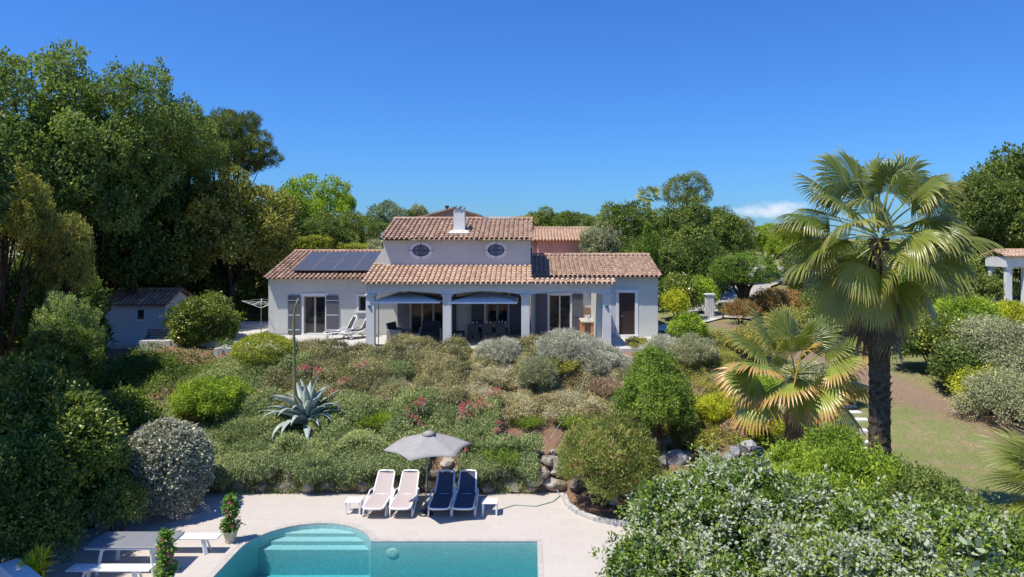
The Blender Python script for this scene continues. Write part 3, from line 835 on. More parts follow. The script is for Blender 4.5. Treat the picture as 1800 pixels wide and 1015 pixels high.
# ---- windows, doors, shutters
def surround(x0, x1, z0, z1, y, w=.13, top=.17, sill=.10, name='window', bottom=True):
    mm = MB(); yy0, yy1 = y - .03, y + .02
    mm.box(x0 - w, x0, yy0, yy1, z0, z1, bev=.004); mm.box(x1, x1 + w, yy0, yy1, z0, z1, bev=.004)
    mm.box(x0 - w - .04, x1 + w + .04, yy0 - .01, yy1, z1, z1 + top, bev=.006)
    if bottom: mm.box(x0 - w - .03, x1 + w + .03, yy0 - .05, yy1, z0 - sill, z0, bev=.006)
    return part(mm, name, M['trim'])
def glazed(parent, x0, x1, z0, z1, y, leaves=2, mat=M['frame'], rails=(), fw=.055):
    fm = MB(); yf0, yf1 = y + .09, y + .14
    fm.box(x0, x0 + fw, yf0, yf1, z0, z1); fm.box(x1 - fw, x1, yf0, yf1, z0, z1)
    fm.box(x0 + fw, x1 - fw, yf0, yf1, z1 - fw, z1); fm.box(x0 + fw, x1 - fw, yf0, yf1, z0, z0 + fw)
    for k in range(1, leaves):
        xc = x0 + (x1 - x0) * k / leaves; fm.box(xc - fw * .9, xc + fw * .9, yf0 - .004, yf1, z0 + fw, z1 - fw)
    for r_ in rails:
        z = z0 + (z1 - z0) * r_; fm.box(x0 + fw, x1 - fw, yf0 + .005, yf1 - .002, z - .02, z + .02)
    fm.build('frame', mat, parent)
    gm = MB(); gm.box(x0 + .01, x1 - .01, yf0 + .02, yf0 + .028, z0 + .01, z1 - .01); gm.build('pane', M['glass'], parent)
def shutter(x0, x1, z0, z1, y, brace=False, strap=3):
    mm = MB(); mm.box(x0, x1, y - .075, y - .04, z0, z1, bev=.004)
    o = part(mm, 'shutter', M['shutter'])
    for k in range(strap):
        h = MB(); z = z0 + (z1 - z0) * (.12 + .76 * k / (strap - 1)); h.box(x0 + .02, x1 - .01, y - .082, y - .0745, z - .018, z + .018)
        h.build('hinge_strap', M['frame_white'] if strap == 3 else M['shutter'], o)
    if brace:
        h = MB(); zs = [z0 + (z1 - z0) * t_ for t_ in (.06, .46, .52, .94)]
        for a, b in ((zs[0], zs[1]), (zs[2], zs[3])):
            h.bar((x0 + .05, y - .085, b), (x1 - .05, y - .085, a), .02, .07)
        for t_ in (.04, .49, .95): h.box(x0 + .02, x1 - .02, y - .096, y - .076, z0 + (z1 - z0) * t_ - .05, z0 + (z1 - z0) * t_ + .05)
        h.build('brace', M['shutter'], o)
w1 = surround(*dr, YL, .09, .16, .10, 'french_door'); glazed(w1, *dr, YL, 2)
m = MB()
for k in range(2):
    xc = dr[0] + (dr[1] - dr[0]) * (.27 + .48 * k)
    for j in range(6): m.tube([(xc - .2 + j * .08, YL + .21, dr[2] + .1), (xc - .2 + j * .08, YL + .21, dr[3] - .1)], .035, 6)
m.build('curtain', M['curtain'], w1)
shutter(X(507, YL), X(528.5, YL), .03, Z(520, YL), YL, False, 3)
shutter(X(574, YL), X(595, YL), .03, Z(520, YL), YL, False, 3)
w2 = surround(*sw, YL, .11, .13, .10, 'window'); glazed(w2, *sw, YL, 1)
w3 = surround(*b1, YL, .05, .10, .03, 'patio_door'); glazed(w3, *b1, YL, 3, M['frame'], fw=.06)
w4 = surround(*b2, YL, .05, .10, .03, 'patio_door'); glazed(w4, *b2, YL, 2, M['frame'], fw=.06)
shutter(X(699, YL), X(720, YL), .03, 2.15, YL, True, 2); shutter(X(783, YL) - .0, X(802, YL), .03, 2.15, YL, True, 2)
shutter(X(829, YL), X(853, YL), .03, 2.15, YL, True, 2); shutter(X(896, YL), X(917, YL), .03, 2.15, YL, True, 2)
w5 = surround(*sd3, YR, .07, .12, .05, 'sliding_door'); glazed(w5, *sd3, YR, 2, M['frame_white'], fw=.035)
shutter(X(941.5, YR), X(961.5, YR), .02, Z(517, YR), YR, False, 2); shutter(X(1006, YR), X(1024.5, YR), .02, Z(517, YR), YR, True, 2)
w6 = surround(*d4, YR, .16, .17, .10, 'entrance_door')
m = MB(); nb = 5
for k in range(nb):
    a = d4[0] + (d4[1] - d4[0]) * k / nb; b = d4[0] + (d4[1] - d4[0]) * (k + 1) / nb
    m.box(a + .004, b - .004, YR + .07, YR + .11, d4[2], d4[3], bev=.006)
m.box(d4[0], d4[1], YR + .085, YR + .13, d4[2], d4[3])
lf = m.build('door_leaf', M['dark_wood'], w6)
m = MB(); m.tube([(d4[0] + .1, YR + .05, 1.05), (d4[0] + .2, YR + .04, 1.05)], .012, 6); m.build('handle', M['grey_metal'], lf)
# round wall lamps on two columns
for c in (cx[0], cx[3]):
    m = MB(); vs = []
    for r_, y in ((.09, 0), (.085, -.03), (.06, -.06), (.02, -.075)):
        vs += [(c - .02 + math.cos(2 * math.pi * k / 14) * r_, YP - .19 + y, 1.90 + math.sin(2 * math.pi * k / 14) * r_ * .7) for k in range(14)]
    m.add(vs, [(i * 14 + k, i * 14 + (k + 1) % 14, (i + 1) * 14 + (k + 1) % 14, (i + 1) * 14 + k) for i in range(3) for k in range(14)] + [tuple(range(42, 56))])
    part(m, 'wall_lamp', M['lamp_teal'])
# solar panels lie on the left roof
rs_ = (4.26 - 2.97) / (40.4 - 35.62); Lr = math.hypot(1, rs_)
def roof_pt(x, s_, h):
    y = 35.62 + s_ / Lr; return (x - h * 0, y - h * rs_ / Lr, 2.97 + (y - 35.62) * rs_ + h / Lr)
for r_ in range(2):
    for c_ in range(4):
        xx0 = -12.50 + c_ * 1.075 + .02; s0 = .62 + r_ * 1.72; 
        sol = MB(); hh = .19
        P = [roof_pt(xx0 + a, s0 + b, hh + d) for d in (0, .04) for a, b in ((0, 0), (1.05, 0), (1.05, 1.68), (0, 1.68))]
        sol.add(P, [(3, 2, 1, 0), (4, 5, 6, 7), (0, 1, 5, 4), (1, 2, 6, 5), (2, 3, 7, 6), (3, 0, 4, 7)])
        o = part(sol, 'solar_panel', M['solar'])
        fm = MB(); e = .03
        for a0, a1, b0, b1_ in ((0, 1.05, 0, e), (0, 1.05, 1.68 - e, 1.68), (0, e, e, 1.68 - e), (1.05 - e, 1.05, e, 1.68 - e)):
            fm.add([roof_pt(xx0 + a, s0 + b, hh + d) for d in (.038, .046) for a, b in ((a0, b0), (a1, b0), (a1, b1_), (a0, b1_))], [(4, 5, 6, 7), (0, 1, 5, 4), (1, 2, 6, 5), (2, 3, 7, 6), (3, 0, 4, 7)])
        fm.build('frame', M['alu'], o)

# ================================================================== OUTDOOR KITCHEN
def gang(name, x, y, z, label, cat, rz=0, group=None): return empty(name, (x, y, z), rz, label, cat, group)
k = gang('outdoor_kitchen', 2.86, 34.2, 0, 'orange brick outdoor kitchen with stone worktop beside the right-hand terrace column', 'outdoor kitchen')
m = MB(); m.box(-.34, -.20, -.4, 1.0, .001, .90, bev=.004); m.box(.10, .225, -.4, 1.0, .001, .90); m.box(-.2, .1, .9, 1.0, .001, .9); m.build('brick_base', M['brick'], k)
m = MB(); m.box(-.38, .235, -.45, 1.05, .90, .97, bev=.008); m.build('worktop', M['worktop'], k)
m = MB(); m.box(-.30, .20, 1.04, 1.09, .97, 1.50, bev=.006); m.build('splashback', M['brown_tile'], k)
m = MB(); m.box(-.2, .1, -.3, -.27, .02, .88); m.build('cupboard_front', M['brown_tile'], k)
m = MB(); m.lathe([(.0, .0), (.10, .0), (.115, .03), (.135, .22), (.15, .25), (.13, .25), (.11, .06), (0, .06)], n=18)
tag(m.build('pot', M['white_pot'], loc=(2.82, 34.15, .972)), 'white bucket-shaped pot standing on the outdoor kitchen worktop', 'pot')

# ================================================================== FURNITURE
def sun_lounger(name='sun_lounger', sling='sling_taupe', w=.70, back=41, dark_frame=False):
    "resin lounger: foot end at y=0, head end towards +y; back raised"
    root = empty(name)
    hb = .36; L1 = 1.16; Lb = .76; a = R(back); hw = w / 2
    # side profile of the rail
    pr = [(0, hb - .03), (.05, hb), (.35, hb + .01), (.8, hb - .005), (L1, hb)]
    pr2 = [(L1, hb), (L1 + .1 * math.cos(a), hb + .1 * math.sin(a)), (L1 + Lb * .6 * math.cos(a), hb + Lb * .6 * math.sin(a)), (L1 + Lb * math.cos(a), hb + Lb * math.sin(a))]
    fr = MB(); loop = []
    for s_ in (-1, 1):
        fr.tube([(s_ * (hw - .03 + (-.02 if i == 0 else 0)), y, z) for i, (y, z) in enumerate(pr)], .032, 8)
        fr.tube([(s_ * (hw - .05 - .035 * i / 3), y, z) for i, (y, z) in enumerate(pr2)], .030, 8)
    fr.tube([(-hw + .05, 0, hb - .03), (-hw + .14, -.035, hb - .035), (0, -.05, hb - .035), (hw - .14, -.035, hb - .035), (hw - .05, 0, hb - .03)], .034, 8)
    y_, z_ = pr2[-1]; dy, dz = math.cos(a) * .05, math.sin(a) * .05
    fr.tube([(-hw + .085, y_, z_), (-hw + .12, y_ + dy, z_ + dz), (0, y_ + dy * 1.3, z_ + dz * 1.3), (hw - .12, y_ + dy, z_ + dz), (hw - .085, y_, z_)], .032, 8)
    fr.tube([(-hw + .05, L1, hb - .02), (hw - .05, L1, hb - .02)], .022, 6)
    fr.build('frame', M['white_metal'], root, smooth_=True)
    for s_ in (-1, 1):
        lm = MB()
        lm.tube([(s_ * (hw - .03), .36, hb - .01), (s_ * (hw - .005), .20, .2), (s_ * (hw + .0), .14, .02)], [.028, .026, .03], 8); lm.build('leg', M['white_metal'], root, smooth_=True)
        lm = MB()
        lm.tube([(s_ * (hw - .03), .72, hb + .02), (s_ * (hw + .015), 1.02, .24), (s_ * (hw + .01), 1.34, .02)], [.026, .028, .03], 8)
        lm.build('leg', M['white_metal'], root, smooth_=True)
        lm = MB()   # arched armrest running from the front leg over to the back
        lm.tube([(s_ * (hw + .005), .14, .03), (s_ * (hw + .03), .42, .22), (s_ * (hw + .035), .80, .40), (s_ * (hw + .03), 1.08, .50), (s_ * (hw + .0), 1.26, .47), (s_ * (hw - .04), L1 + .2 * math.cos(a), hb + .2 * math.sin(a))], .024, 8)
        lm.build('armrest', M['white_metal'], root, smooth_=True)
    sm = MB()
    def sheet(path, th=.012):
        vs = []; n_ = len(path); cols = 6
        for y, z, wd in path:
            for c_ in range(cols + 1):
                u = c_ / cols * 2 - 1; vs.append((u * wd, y, z - .02 * (1 - u * u)))
        sm.add(vs, [(i * (cols + 1) + c_, i * (cols + 1) + c_ + 1, (i + 1) * (cols + 1) + c_ + 1, (i + 1) * (cols + 1) + c_) for i in range(n_ - 1) for c_ in range(cols)])
    sheet([(y, z + .012, hw - .05) for y, z in pr]); 
    sheet([(y - .01 * math.sin(a), z + .01 * math.cos(a), hw - .07 - .03 * i / 3) for i, (y, z) in enumerate(pr2)])
    sm.build('sling', M[sling], root, smooth_=True)
    return root
L = [(-4.82, 'white lounger with taupe sling, beside the left side table', 'sling_taupe'), (-4.00, 'white lounger with taupe sling, just left of the parasol pole', 'sling_taupe'),
     (-2.80, 'white lounger with navy blue sling, just right of the parasol pole', 'sling_navy'), (-2.06, 'white lounger with navy blue sling, beside the right side table', 'sling_navy')]
protos = {}
for i, (x, lab, sl_) in enumerate(L):
    if sl_ not in protos: o = protos[sl_] = sun_lounger(sling=sl_)
    else: o = copy_tree(protos[sl_])
    o.location = (x, 21.22, ZD); o.rotation_euler = (0, 0, R(-2 + i * .6)); tag(o, lab, 'sun lounger', 'sun loungers by the pool')
def side_table(x, y, label):
    root = gang('side_table', x, y, ZD, label, 'side table', group='white side tables by the pool')
    m = MB(); m.box(-.25, .25, -.22, .22, .37, .41, bev=.012); m.build('table_top', M['white_metal'], root)
    for sx in (-1, 1):
        for sy in (-1, 1):
            m = MB(); m.box(sx * .21 - .025, sx * .21 + .025, sy * .18 - .025, sy * .18 + .025, 0, .37); m.build('leg', M['white_metal'], root)
side_table(-5.53, 21.75, 'small square white side table left of the taupe loungers')
side_table(-1.26, 21.65, 'small square white side table right of the navy loungers')

def fabric_canopy(n, Rr, h, rim_z, rot, scallop=.06, mat='canvas_taupe', sub=10, sy=1.0):
    "panelled canopy between n ribs; edges of the panels are pulled in and up between the ribs"
    mb = MB(); NS = n * sub; rings = 8; vs = [(0, 0, rim_z + h)]
    for r_ in range(1, rings + 1):
        f = r_ / rings
        for k in range(NS):
            q = rot + 2 * math.pi * k / NS; u = (k % sub) / sub; c_ = math.sin(math.pi * u)
            # chord distance of a straight edge between rib tips
            ang = (u - .5) * 2 * math.pi / n; chord = math.cos(math.pi / n) / math.cos(ang)
            rad = Rr * f * chord * (1 - scallop * c_ * f)
            z = rim_z + h * (1 - f ** 1.08) - .05 * c_ * f * (1 - f) * Rr + .05 * c_ * f ** 3
            vs.append((rad * math.cos(q), rad * math.sin(q) * sy, z))
    fs = [(0, 1 + k, 1 + (k + 1) % NS) for k in range(NS)]
    for r_ in range(rings - 1):
        a = 1 + r_ * NS; b = a + NS
        fs += [(a + k, b + k, b + (k + 1) % NS, a + (k + 1) % NS) for k in range(NS)]
    # hem
    a = 1 + (rings - 1) * NS; base = len(vs)
    vs += [(x * 1.0, y, z - .035) for x, y, z in vs[a:a + NS]]
    fs += [(a + k, base + k, base + (k + 1) % NS, a + (k + 1) % NS) for k in range(NS)]
    mb.add(vs, fs); return mb
# pool parasol
px0 = (-3.27, 21.62)
par = gang('parasol', px0[0], px0[1], ZD, 'taupe hexagonal parasol open over the four loungers by the pool', 'parasol')
fabric_canopy(6, 1.36, .42, 2.11, R(195), .05, 'canvas_taupe').build('canopy', M['canvas_taupe'], par, smooth_=True, loc=(.08, 0, 0))
m = MB(); m.lathe([(.0, .10), (.10, .08), (.22, .0), (.205, -.015), (.0, .03)], (.10, 0, 2.50), 24); m.build('vent_cap', M['canvas_taupe'], par, smooth_=True)
m = MB(); m.tube([(0, 0, .05), (.08, 0, 2.56)], .02, 10); m.build('pole', M['grey_metal'], par, smooth_=True)
for q in range(6):
    a_ = R(195 + 60 * q); m = MB(); m.tube([(.08, 0, 2.46), (.08 + 1.32 * math.cos(a_), 1.32 * math.sin(a_), 2.03)], .009, 5)
    m.tube([(.07, 0, 1.95), (.08 + .62 * math.cos(a_), .62 * math.sin(a_), 2.25)], .007, 5); m.build('rib', M['grey_metal'], par)
m = MB(); m.lathe([(.0, .0), (.24, .0), (.24, .04), (.20, .07), (.04, .09), (.035, .30), (.0, .30)], n=24); m.build('base', M['dark_metal'], par)
# terrace parasols
pr = gang('parasol', X(852, 33.15), 33.15, 0, 'white parasol with centre pole above the dining table on the terrace', 'parasol', group='white parasols under the arcade')
def square_canopy(hw, z0, h, sag=.0):
    mm = MB(); n_ = 10; vs = []
    for i in range(n_ + 1):
        for j in range(n_ + 1):
            u = i / n_ * 2 - 1; v = j / n_ * 2 - 1; d_ = max(abs(u), abs(v)); e_ = min(abs(u), abs(v)) / max(d_, .01)
            vs.append((u * hw, v * hw * .85, z0 + h * (1 - d_) - .06 * (1 - e_) * d_ * (1 - d_)))
    mm.add(vs, [(i * (n_ + 1) + j, (i + 1) * (n_ + 1) + j, (i + 1) * (n_ + 1) + j + 1, i * (n_ + 1) + j + 1) for i in range(n_) for j in range(n_)])
    for s_ in (-1, 1):
        mm.box(-hw, hw, s_ * hw * .85 - .008, s_ * hw * .85 + .008, z0 - .07, z0 + .002); mm.box(s_ * hw - .008, s_ * hw + .008, -hw * .85 + .01, hw * .85 - .01, z0 - .07, z0 + .002)
    return mm
square_canopy(1.58, 2.08, .40).build('canopy', M['canvas_white'], pr)
m = MB(); m.tube([(0, 0, .05), (0, 0, 2.5)], .024, 8); m.build('pole', M['frame'], pr)
m = MB(); m.box(-.2, .2, -.2, .2, 0, .06, bev=.01); m.build('base', M['dark_metal'], pr)
m = MB(); m.lathe([(.0, .06), (.16, .02), (.18, -.01), (0, -.01)], (0, 0, 2.46), 16); m.build('vent_cap', M['canvas_white'], pr)
xh = X(721, 33.15); xp = -7.05
pr = gang('parasol', xh, 33.15, 0, 'white cantilever parasol hanging from a curved arm over the lounge chairs', 'parasol', group='white parasols under the arcade')
square_canopy(1.58, 2.10, .38).build('canopy', M['canvas_white'], pr)
m = MB(); m.tube([(xp - xh, -1.0, .03), (xp - xh, -1.0, 2.2)], .022, 8); m.build('pole', M['grey_metal'], pr)
m = MB(); m.tube([(xp - xh, -1.0, 2.1), (xp - xh + .35, -.85, 2.28), (xp - xh + .9, -.5, 2.47), (-.2, -.15, 2.60), (0, 0, 2.56), (0, 0, 2.44)], .03, 8); m.build('arm', M['frame'], pr)
m = MB(); m.box(xp - xh - .35, xp - xh + .35, -1.3, -.7, 0, .05, bev=.01); m.build('base', M['dark_metal'], pr)

# loungers on the terrace
def deck_recliner(x, y, rz, label, sl_):
    o = copy_tree(protos_terrace) if 'protos_terrace' in globals() else None
    return o
dl = sun_lounger(sling='sling_char', back=62, w=.66)
dl.location = (X(576, 34.4), 34.1, .0); dl.rotation_euler = (0, 0, R(-52)); tag(dl, 'charcoal lounger in front of the left bedroom door, nearer the flower stalk', 'sun lounger', 'charcoal loungers on the terrace')
d2_ = copy_tree(dl); d2_.location = (X(606, 34.4), 34.3, 0); d2_.rotation_euler = (0, 0, R(-42)); tag(d2_, 'charcoal lounger beside the first arcade column', 'sun lounger')

def armchair(x, y, rz, label, w=.85, cush='cushion_dark', name='armchair'):
    root = gang(name, x, y, 0, label, 'armchair' if name == 'armchair' else 'sofa', rz, 'dark garden lounge set')
    m = MB(); m.box(-w / 2 + .08, w / 2 - .08, -.36, .34, .10, .30, bev=.03); m.build('seat_frame', M['wicker'], root)
    m = MB(); m.box(-w / 2 + .1, w / 2 - .1, -.35, .26, .303, .44, bev=.04); m.build('seat_cushion', M[cush], root)
    m = MB(); vs = []; m.add([(-w / 2 + .05, .26, .30), (w / 2 - .05, .26, .30), (w / 2 - .05, .36, .30), (-w / 2 + .05, .36, .30), (-w / 2 + .05, .40, .92), (w / 2 - .05, .40, .92), (w / 2 - .05, .48, .90), (-w / 2 + .05, .48, .90)],
        [(0, 1, 5, 4), (1, 2, 6, 5), (2, 3, 7, 6), (3, 0, 4, 7), (4, 5, 6, 7)]); m.build('backrest', M[cush], root)
    for s_ in (-1, 1):
        m = MB(); m.box(s_ * w / 2 - .04, s_ * w / 2 + .04, -.40, .38, .10, .62, bev=.02); m.build('armrest', M['alu'] if cush != 'x' else M['wicker'], root)
        for sy in (-.33, .3):
            m = MB(); m.box(s_ * (w / 2 - .03) - .02, s_ * (w / 2 - .03) + .02, sy - .02, sy + .02, 0, .10); m.build('leg', M['dark_metal'], root)
    return root
armchair(X(700, 33.6), 33.7, R(68), 'dark cushioned garden armchair turned sideways beside the first arcade column')
armchair(X(755, 33.6), 34.0, R(4), 'dark cushioned garden armchair facing the pool, behind the low table', 1.0)
lt = gang('coffee_table', X(742, 32.9), 32.95, 0, 'low slate-blue upholstered table in front of the garden armchairs', 'coffee table')
m = MB(); m.box(-.55, .45, -.28, .28, .26, .36, bev=.02); m.build('table_top', M['cushion_blue'], lt)
for sx in (-.47, .37):
    for sy in (-.22, .22):
        m = MB(); m.box(sx - .025, sx + .025, sy - .025, sy + .025, 0, .26); m.build('leg', M['alu'], lt)
dt = gang('dining_table', X(858, 33.9), 33.95, 0, 'dark dining table laid with glasses between the second and third arcade columns', 'dining table')
m = MB(); m.box(-1.05, 1.05, -.45, .45, .71, .75, bev=.01); m.build('table_top', M['table_grey'], dt)
for sx in (-.95, .95):
    for sy in (-.37, .37):
        m = MB(); m.box(sx - .03, sx + .03, sy - .03, sy + .03, 0, .71); m.build('leg', M['dark_metal'], dt)
def dchair(x, y, rz, label):
    root = gang('dining_chair', x, y, 0, label, 'chair', rz, 'dark wicker chairs at the dining table')
    m = MB(); m.box(-.24, .24, -.24, .22, .40, .46, bev=.015); m.build('seat', M['wicker'], root)
    m = MB(); m.box(-.24, .24, .20, .25, .46, .92, bev=.015); m.build('backrest', M['wicker'], root)
    for sx in (-.21, .21):
        for sy in (-.2, .2):
            m = MB(); m.box(sx - .02, sx + .02, sy - .02, sy + .02, 0, .40); m.build('leg', M['dark_metal'], root)
cxd = X(858, 33.9)
for i, (dx, lab) in enumerate(((-.65, 'left one'), (0.0, 'middle one'), (.65, 'right one'))):
    dchair(cxd + dx, 33.25, R(180), 'dark wicker chair at the near side of the dining table, ' + lab)
for i, (dx, lab) in enumerate(((-.62, 'nearest the middle column'), (.62, 'nearest the third column'))):
    dchair(cxd + dx, 34.62, R(0), 'dark wicker chair behind the dining table, ' + lab)
dchair(cxd - 1.4, 33.95, R(90), 'dark wicker chair at the left head of the dining table')
dchair(cxd + 1.4, 33.95, R(-90), 'dark wicker chair at the right head of the dining table')
gp = [(.0, 0), (.035, 0), (.036, .005), (.006, .012), (.006, .08), (.03, .11), (.042, .17), (.036, .21), (0, .21)]
gm_ = MB().lathe(gp, n=12); g0o = gm_.build('wine_glass', M['tableware'], smooth_=True)
for i, dx in enumerate((-.72, -.55, -.05, .12, .52, .68, .85)):
    o = g0o if i == 0 else g0o.copy()
    if i: COL.objects.link(o)
    o.location = (cxd + dx, 33.75 + (i % 3) * .16, .751)
    tag(o, 'pale stemmed glass on the terrace dining table, ' + ('leftmost', 'second from the left', 'third from the left', 'the middle one', 'third from the right', 'second from the right', 'rightmost')[i], 'glass', 'glasses on the dining table')

# picnic set by the pool
def slab_table(name, x, y, w, d, h, mat, label, cat, th=.045, rz=0):
    root = gang(name, x, y, ZD, label, cat, rz, None)
    m = MB(); m.box(-w / 2, w / 2, -d / 2, d / 2, h - th, h, bev=.008); m.build('table_top' if cat == 'table' else 'seat', mat, root)
    if cat == 'table':
        m = MB(); m.box(-w / 2 + .02, w / 2 - .02, -d / 2 + .015, d / 2 - .015, h - th - .035, h - th - .002); m.build('apron', M['white_metal'], root)
    hh = h - th - (.037 if cat == 'table' else .0)
    for sx in (-1, 1):
        for sy in (-1, 1):
            m = MB(); xo = sx * (w / 2 - .42); m.bar((xo - sx * .0 , sy * (d / 2 - .10), hh - .001), (xo + .10 * sx, sy * (d / 2 - .03), 0.005), .10, .07 if cat == 'table' else .05)
            m.build('leg', M['white_metal'], root)
        m = MB(); m.bar((sx * (w / 2 - .42), -d / 2 + .1, hh - .06), (sx * (w / 2 - .42), d / 2 - .1, hh - .06), .05, .05); m.build('crossbar', M['white_metal'], root)
    return root
slab_table('picnic_table', -10.32, 18.08, 2.12, .95, .75, M['table_grey'], 'long white-framed outdoor table with a grey top between two white benches', 'table')
slab_table('bench', -10.40, 17.18, 2.05, .36, .45, M['white_metal'], 'long white backless bench in front of the grey-topped table', 'bench')
slab_table('bench', -9.55, 19.0, 2.05, .36, .45, M['white_metal'], 'white backless bench behind the grey-topped table, mostly hidden by it', 'bench')
# low white wall in the corner
m = MB(); m.box(-.1, 2.4, -.42, 0, 0, .92, bev=.015)
o = m.build('garden_wall', M['wall_white']); o.location = (-12.25, 16.6, ZD); o.rotation_euler = (0, 0, R(-37)); tag(o, 'short white rendered wall at the deck corner near the white bench', 'wall')

# rotary clothes dryer
cd_ = gang('clothes_dryer', X(459, 36.5), 36.5, 0, 'white rotary clothes dryer standing beside the left end wall of the villa', 'clothes dryer')
m = MB(); m.tube([(0, 0, -.02), (0, 0, 1.75)], .025, 8); m.build('pole', M['grey_metal'], cd_)
for q in range(4):
    a_ = R(20 + 90 * q); m = MB(); m.tube([(0, 0, 1.35), (.95 * math.cos(a_), .95 * math.sin(a_), 1.75)], .016, 6); m.tube([(.0, 0, 1.72), (.42 * math.cos(a_), .42 * math.sin(a_), 1.52)], .01, 6)
    m.build('arm', M['white_metal'], cd_)
m = MB()
for rr_ in (.5, .7, .92):
    P = [(rr_ * math.cos(R(20 + 90 * q)), rr_ * math.sin(R(20 + 90 * q)), 1.35 + .42 * rr_) for q in range(5)]
    m.tube(P, .005, 4)
m.build('washing_line', M['white_metal'], cd_)

# slatted bench by the shed
bx, by = X(278, 34.4), 34.4
bh = gang('garden_bench', bx, by, gz(bx, by), 'weathered slatted wooden bench in the shade in front of the shed', 'bench', R(8))
m = MB()
for j in range(4): m.box(-.75, .75, .02 + j * .12, .11 + j * .12, .40, .43, bev=.006)
m.build('seat', M['old_wood'], bh)
m = MB()
for j in range(4): m.box(-.75, .75, .50 + j * .035, .525 + j * .035, .50 + j * .12, .585 + j * .12, bev=.005)
m.build('backrest', M['old_wood'], bh)
for sx in (-.62, .62):
    m = MB(); m.tube([(sx, .0, 0), (sx, .05, .2), (sx, .02, .40)], .022, 6); m.tube([(sx, .55, 0), (sx, .48, .4), (sx, .64, .98)], .022, 6); m.tube([(sx, -.03, .62), (sx, .3, .65), (sx, .55, .62)], .022, 6); m.tube([(sx, .02, .4), (sx, -.02, .62)], .02, 6)
    m.build('leg', M['dark_metal'], bh)

# ================================================================== SHED, NEIGHBOURS, PAVILION, GATE
ys = 37.0; sx0, sx1 = X(185, ys), X(291, ys); sz0 = -.42; she = Z(537, ys)
shed = empty('shed', ((sx0 + sx1) / 2, ys, sz0), 0, 'small grey garden shed with mottled tile roof under the tall trees', 'shed'); SO = Vector(shed.location)
win = (X(241, ys), X(253, ys), Z(562, ys), Z(545, ys))
m = MB(); wall_x(m, sx0, sx1, sz0 - .1, she, ys, .18, [win])
yre = ys + 1.5; zre = she + .62
gable_side(m, sx0 - .002, .18, ys + .002, ys + 3.0, she, yre, zre, sz0 - .1); gable_side(m, sx1 - .178, .18, ys + .002, ys + 3.0, she, yre, zre, sz0 - .1)
m.box(sx0, sx1, ys + 2.8, ys + 3, sz0 - .1, she)
m.build('wall', M['wall_shed'], shed, loc=-SO)
o = tiled_roof('roof', sx0 - .12, sx1 + .12, ys - .22, she + .03, yre, zre + .10, M['tile_old'], shed, 9); o.location = -SO
m = MB(); m.box(win[0] - .05, win[1] + .05, ys - .03, ys - .004, win[2] - .07, win[2]); wf = m.build('window', M['trim'], shed, loc=-SO)
m = MB(); m.box(win[0], win[1], ys + .1, ys + .11, win[2], win[3]); m.build('pane', M['glass'], wf)

def neighbour(name, label, x0, x1, y, depth, zg, ze, zr, wall, tile, seed, windows=()):
    root = empty(name, ((x0 + x1) / 2, y, zg), 0, label, 'house'); O = Vector(root.location)
    m = MB(); wall_x(m, x0, x1, zg - .3, ze, y, .25, [w_[:4] for w_ in windows])
    yr = y + depth / 2
    gable_side(m, x0 - .003, .25, y + .003, y + depth, ze, yr, zr, zg - .3); gable_side(m, x1 - .247, .25, y + .003, y + depth, ze, yr, zr, zg - .3)
    m.box(x0, x1, y + depth - .25, y + depth - .002, zg - .3, ze - .01)
    m.build('wall', wall, root, loc=-O)
    o = tiled_roof('roof', x0 - .15, x1 + .15, y - .35, ze - .02, yr, zr + .10, tile, root, seed, pitch=.27); o.location = -O
    for w_ in windows:
        m = MB(); m.box(w_[0], w_[1], y + .1, y + .11, w_[2], w_[3]); wn = m.build('window', M['glass'], root, loc=-O)
        m = MB(); m.box(w_[0] - .12, w_[0], y - .02, y + .02, w_[2] - .1, w_[3] + .1); m.box(w_[1], w_[1] + .12, y - .02, y + .02, w_[2] - .1, w_[3] + .1)
        m.box(w_[0], w_[1], y - .02, y + .02, w_[3], w_[3] + .1); m.box(w_[0], w_[1], y - .02, y + .02, w_[2] - .1, w_[2]); m.build('frame', M['trim'], wn)
    return root, O
# pink house: eave seen at y=423, ridge at y=402
Yk = 58.0
zk_e = Z(422, Yk); zk_r = Z(403, Yk + 4)
pk, PO = neighbour('pink_house', 'salmon pink house with clay tile roof behind the right wing of the villa', X(944, Yk), X(1040, Yk), Yk, 8, 1.0, zk_e, zk_r, M['wall_pink'], M['tile_new'], 11)
# its projecting left part, lighter side with a small window
xk = X(944, Yk)
m = MB(); m.box(xk - 1.6, xk - .01, Yk - .0 + 1.0, Yk + 5, .7, zk_e - .05); m.build('side_wall', M['wall_pink'], pk, loc=-PO)
m = MB(); m.box(xk - .62, xk - .36, Yk + .95, Yk + .995, zk_e - 1.5, zk_e - .55); o = m.build('window', M['trim'], pk, loc=-PO)
m = MB(); m.box(xk - .56, xk - .42, Yk + .935, Yk + .948, zk_e - 1.4, zk_e - .65); m.build('pane', M['glass'], o)
o = tiled_roof('side_roof', xk - 1.75, xk + .02, Yk + .7, zk_e - .05, Yk + 3.2, zk_e + .75, M['tile_new'], pk, 12, pitch=.27); o.location = -PO
m = MB(); m.box(xk + .1, xk + 2.6, Yk - 2.2, Yk - .003, .7, zk_e - 1.75); m.build('lean_to', M['wall_pink'], pk, loc=-PO)
o = tiled_roof('lean_to_roof', xk - .1, xk + 2.7, Yk - 2.4, zk_e - 1.95, Yk - .05, zk_e - 1.35, M['tile_new'], pk, 13, pitch=.27, back=False, ridge=False); o.location = -PO
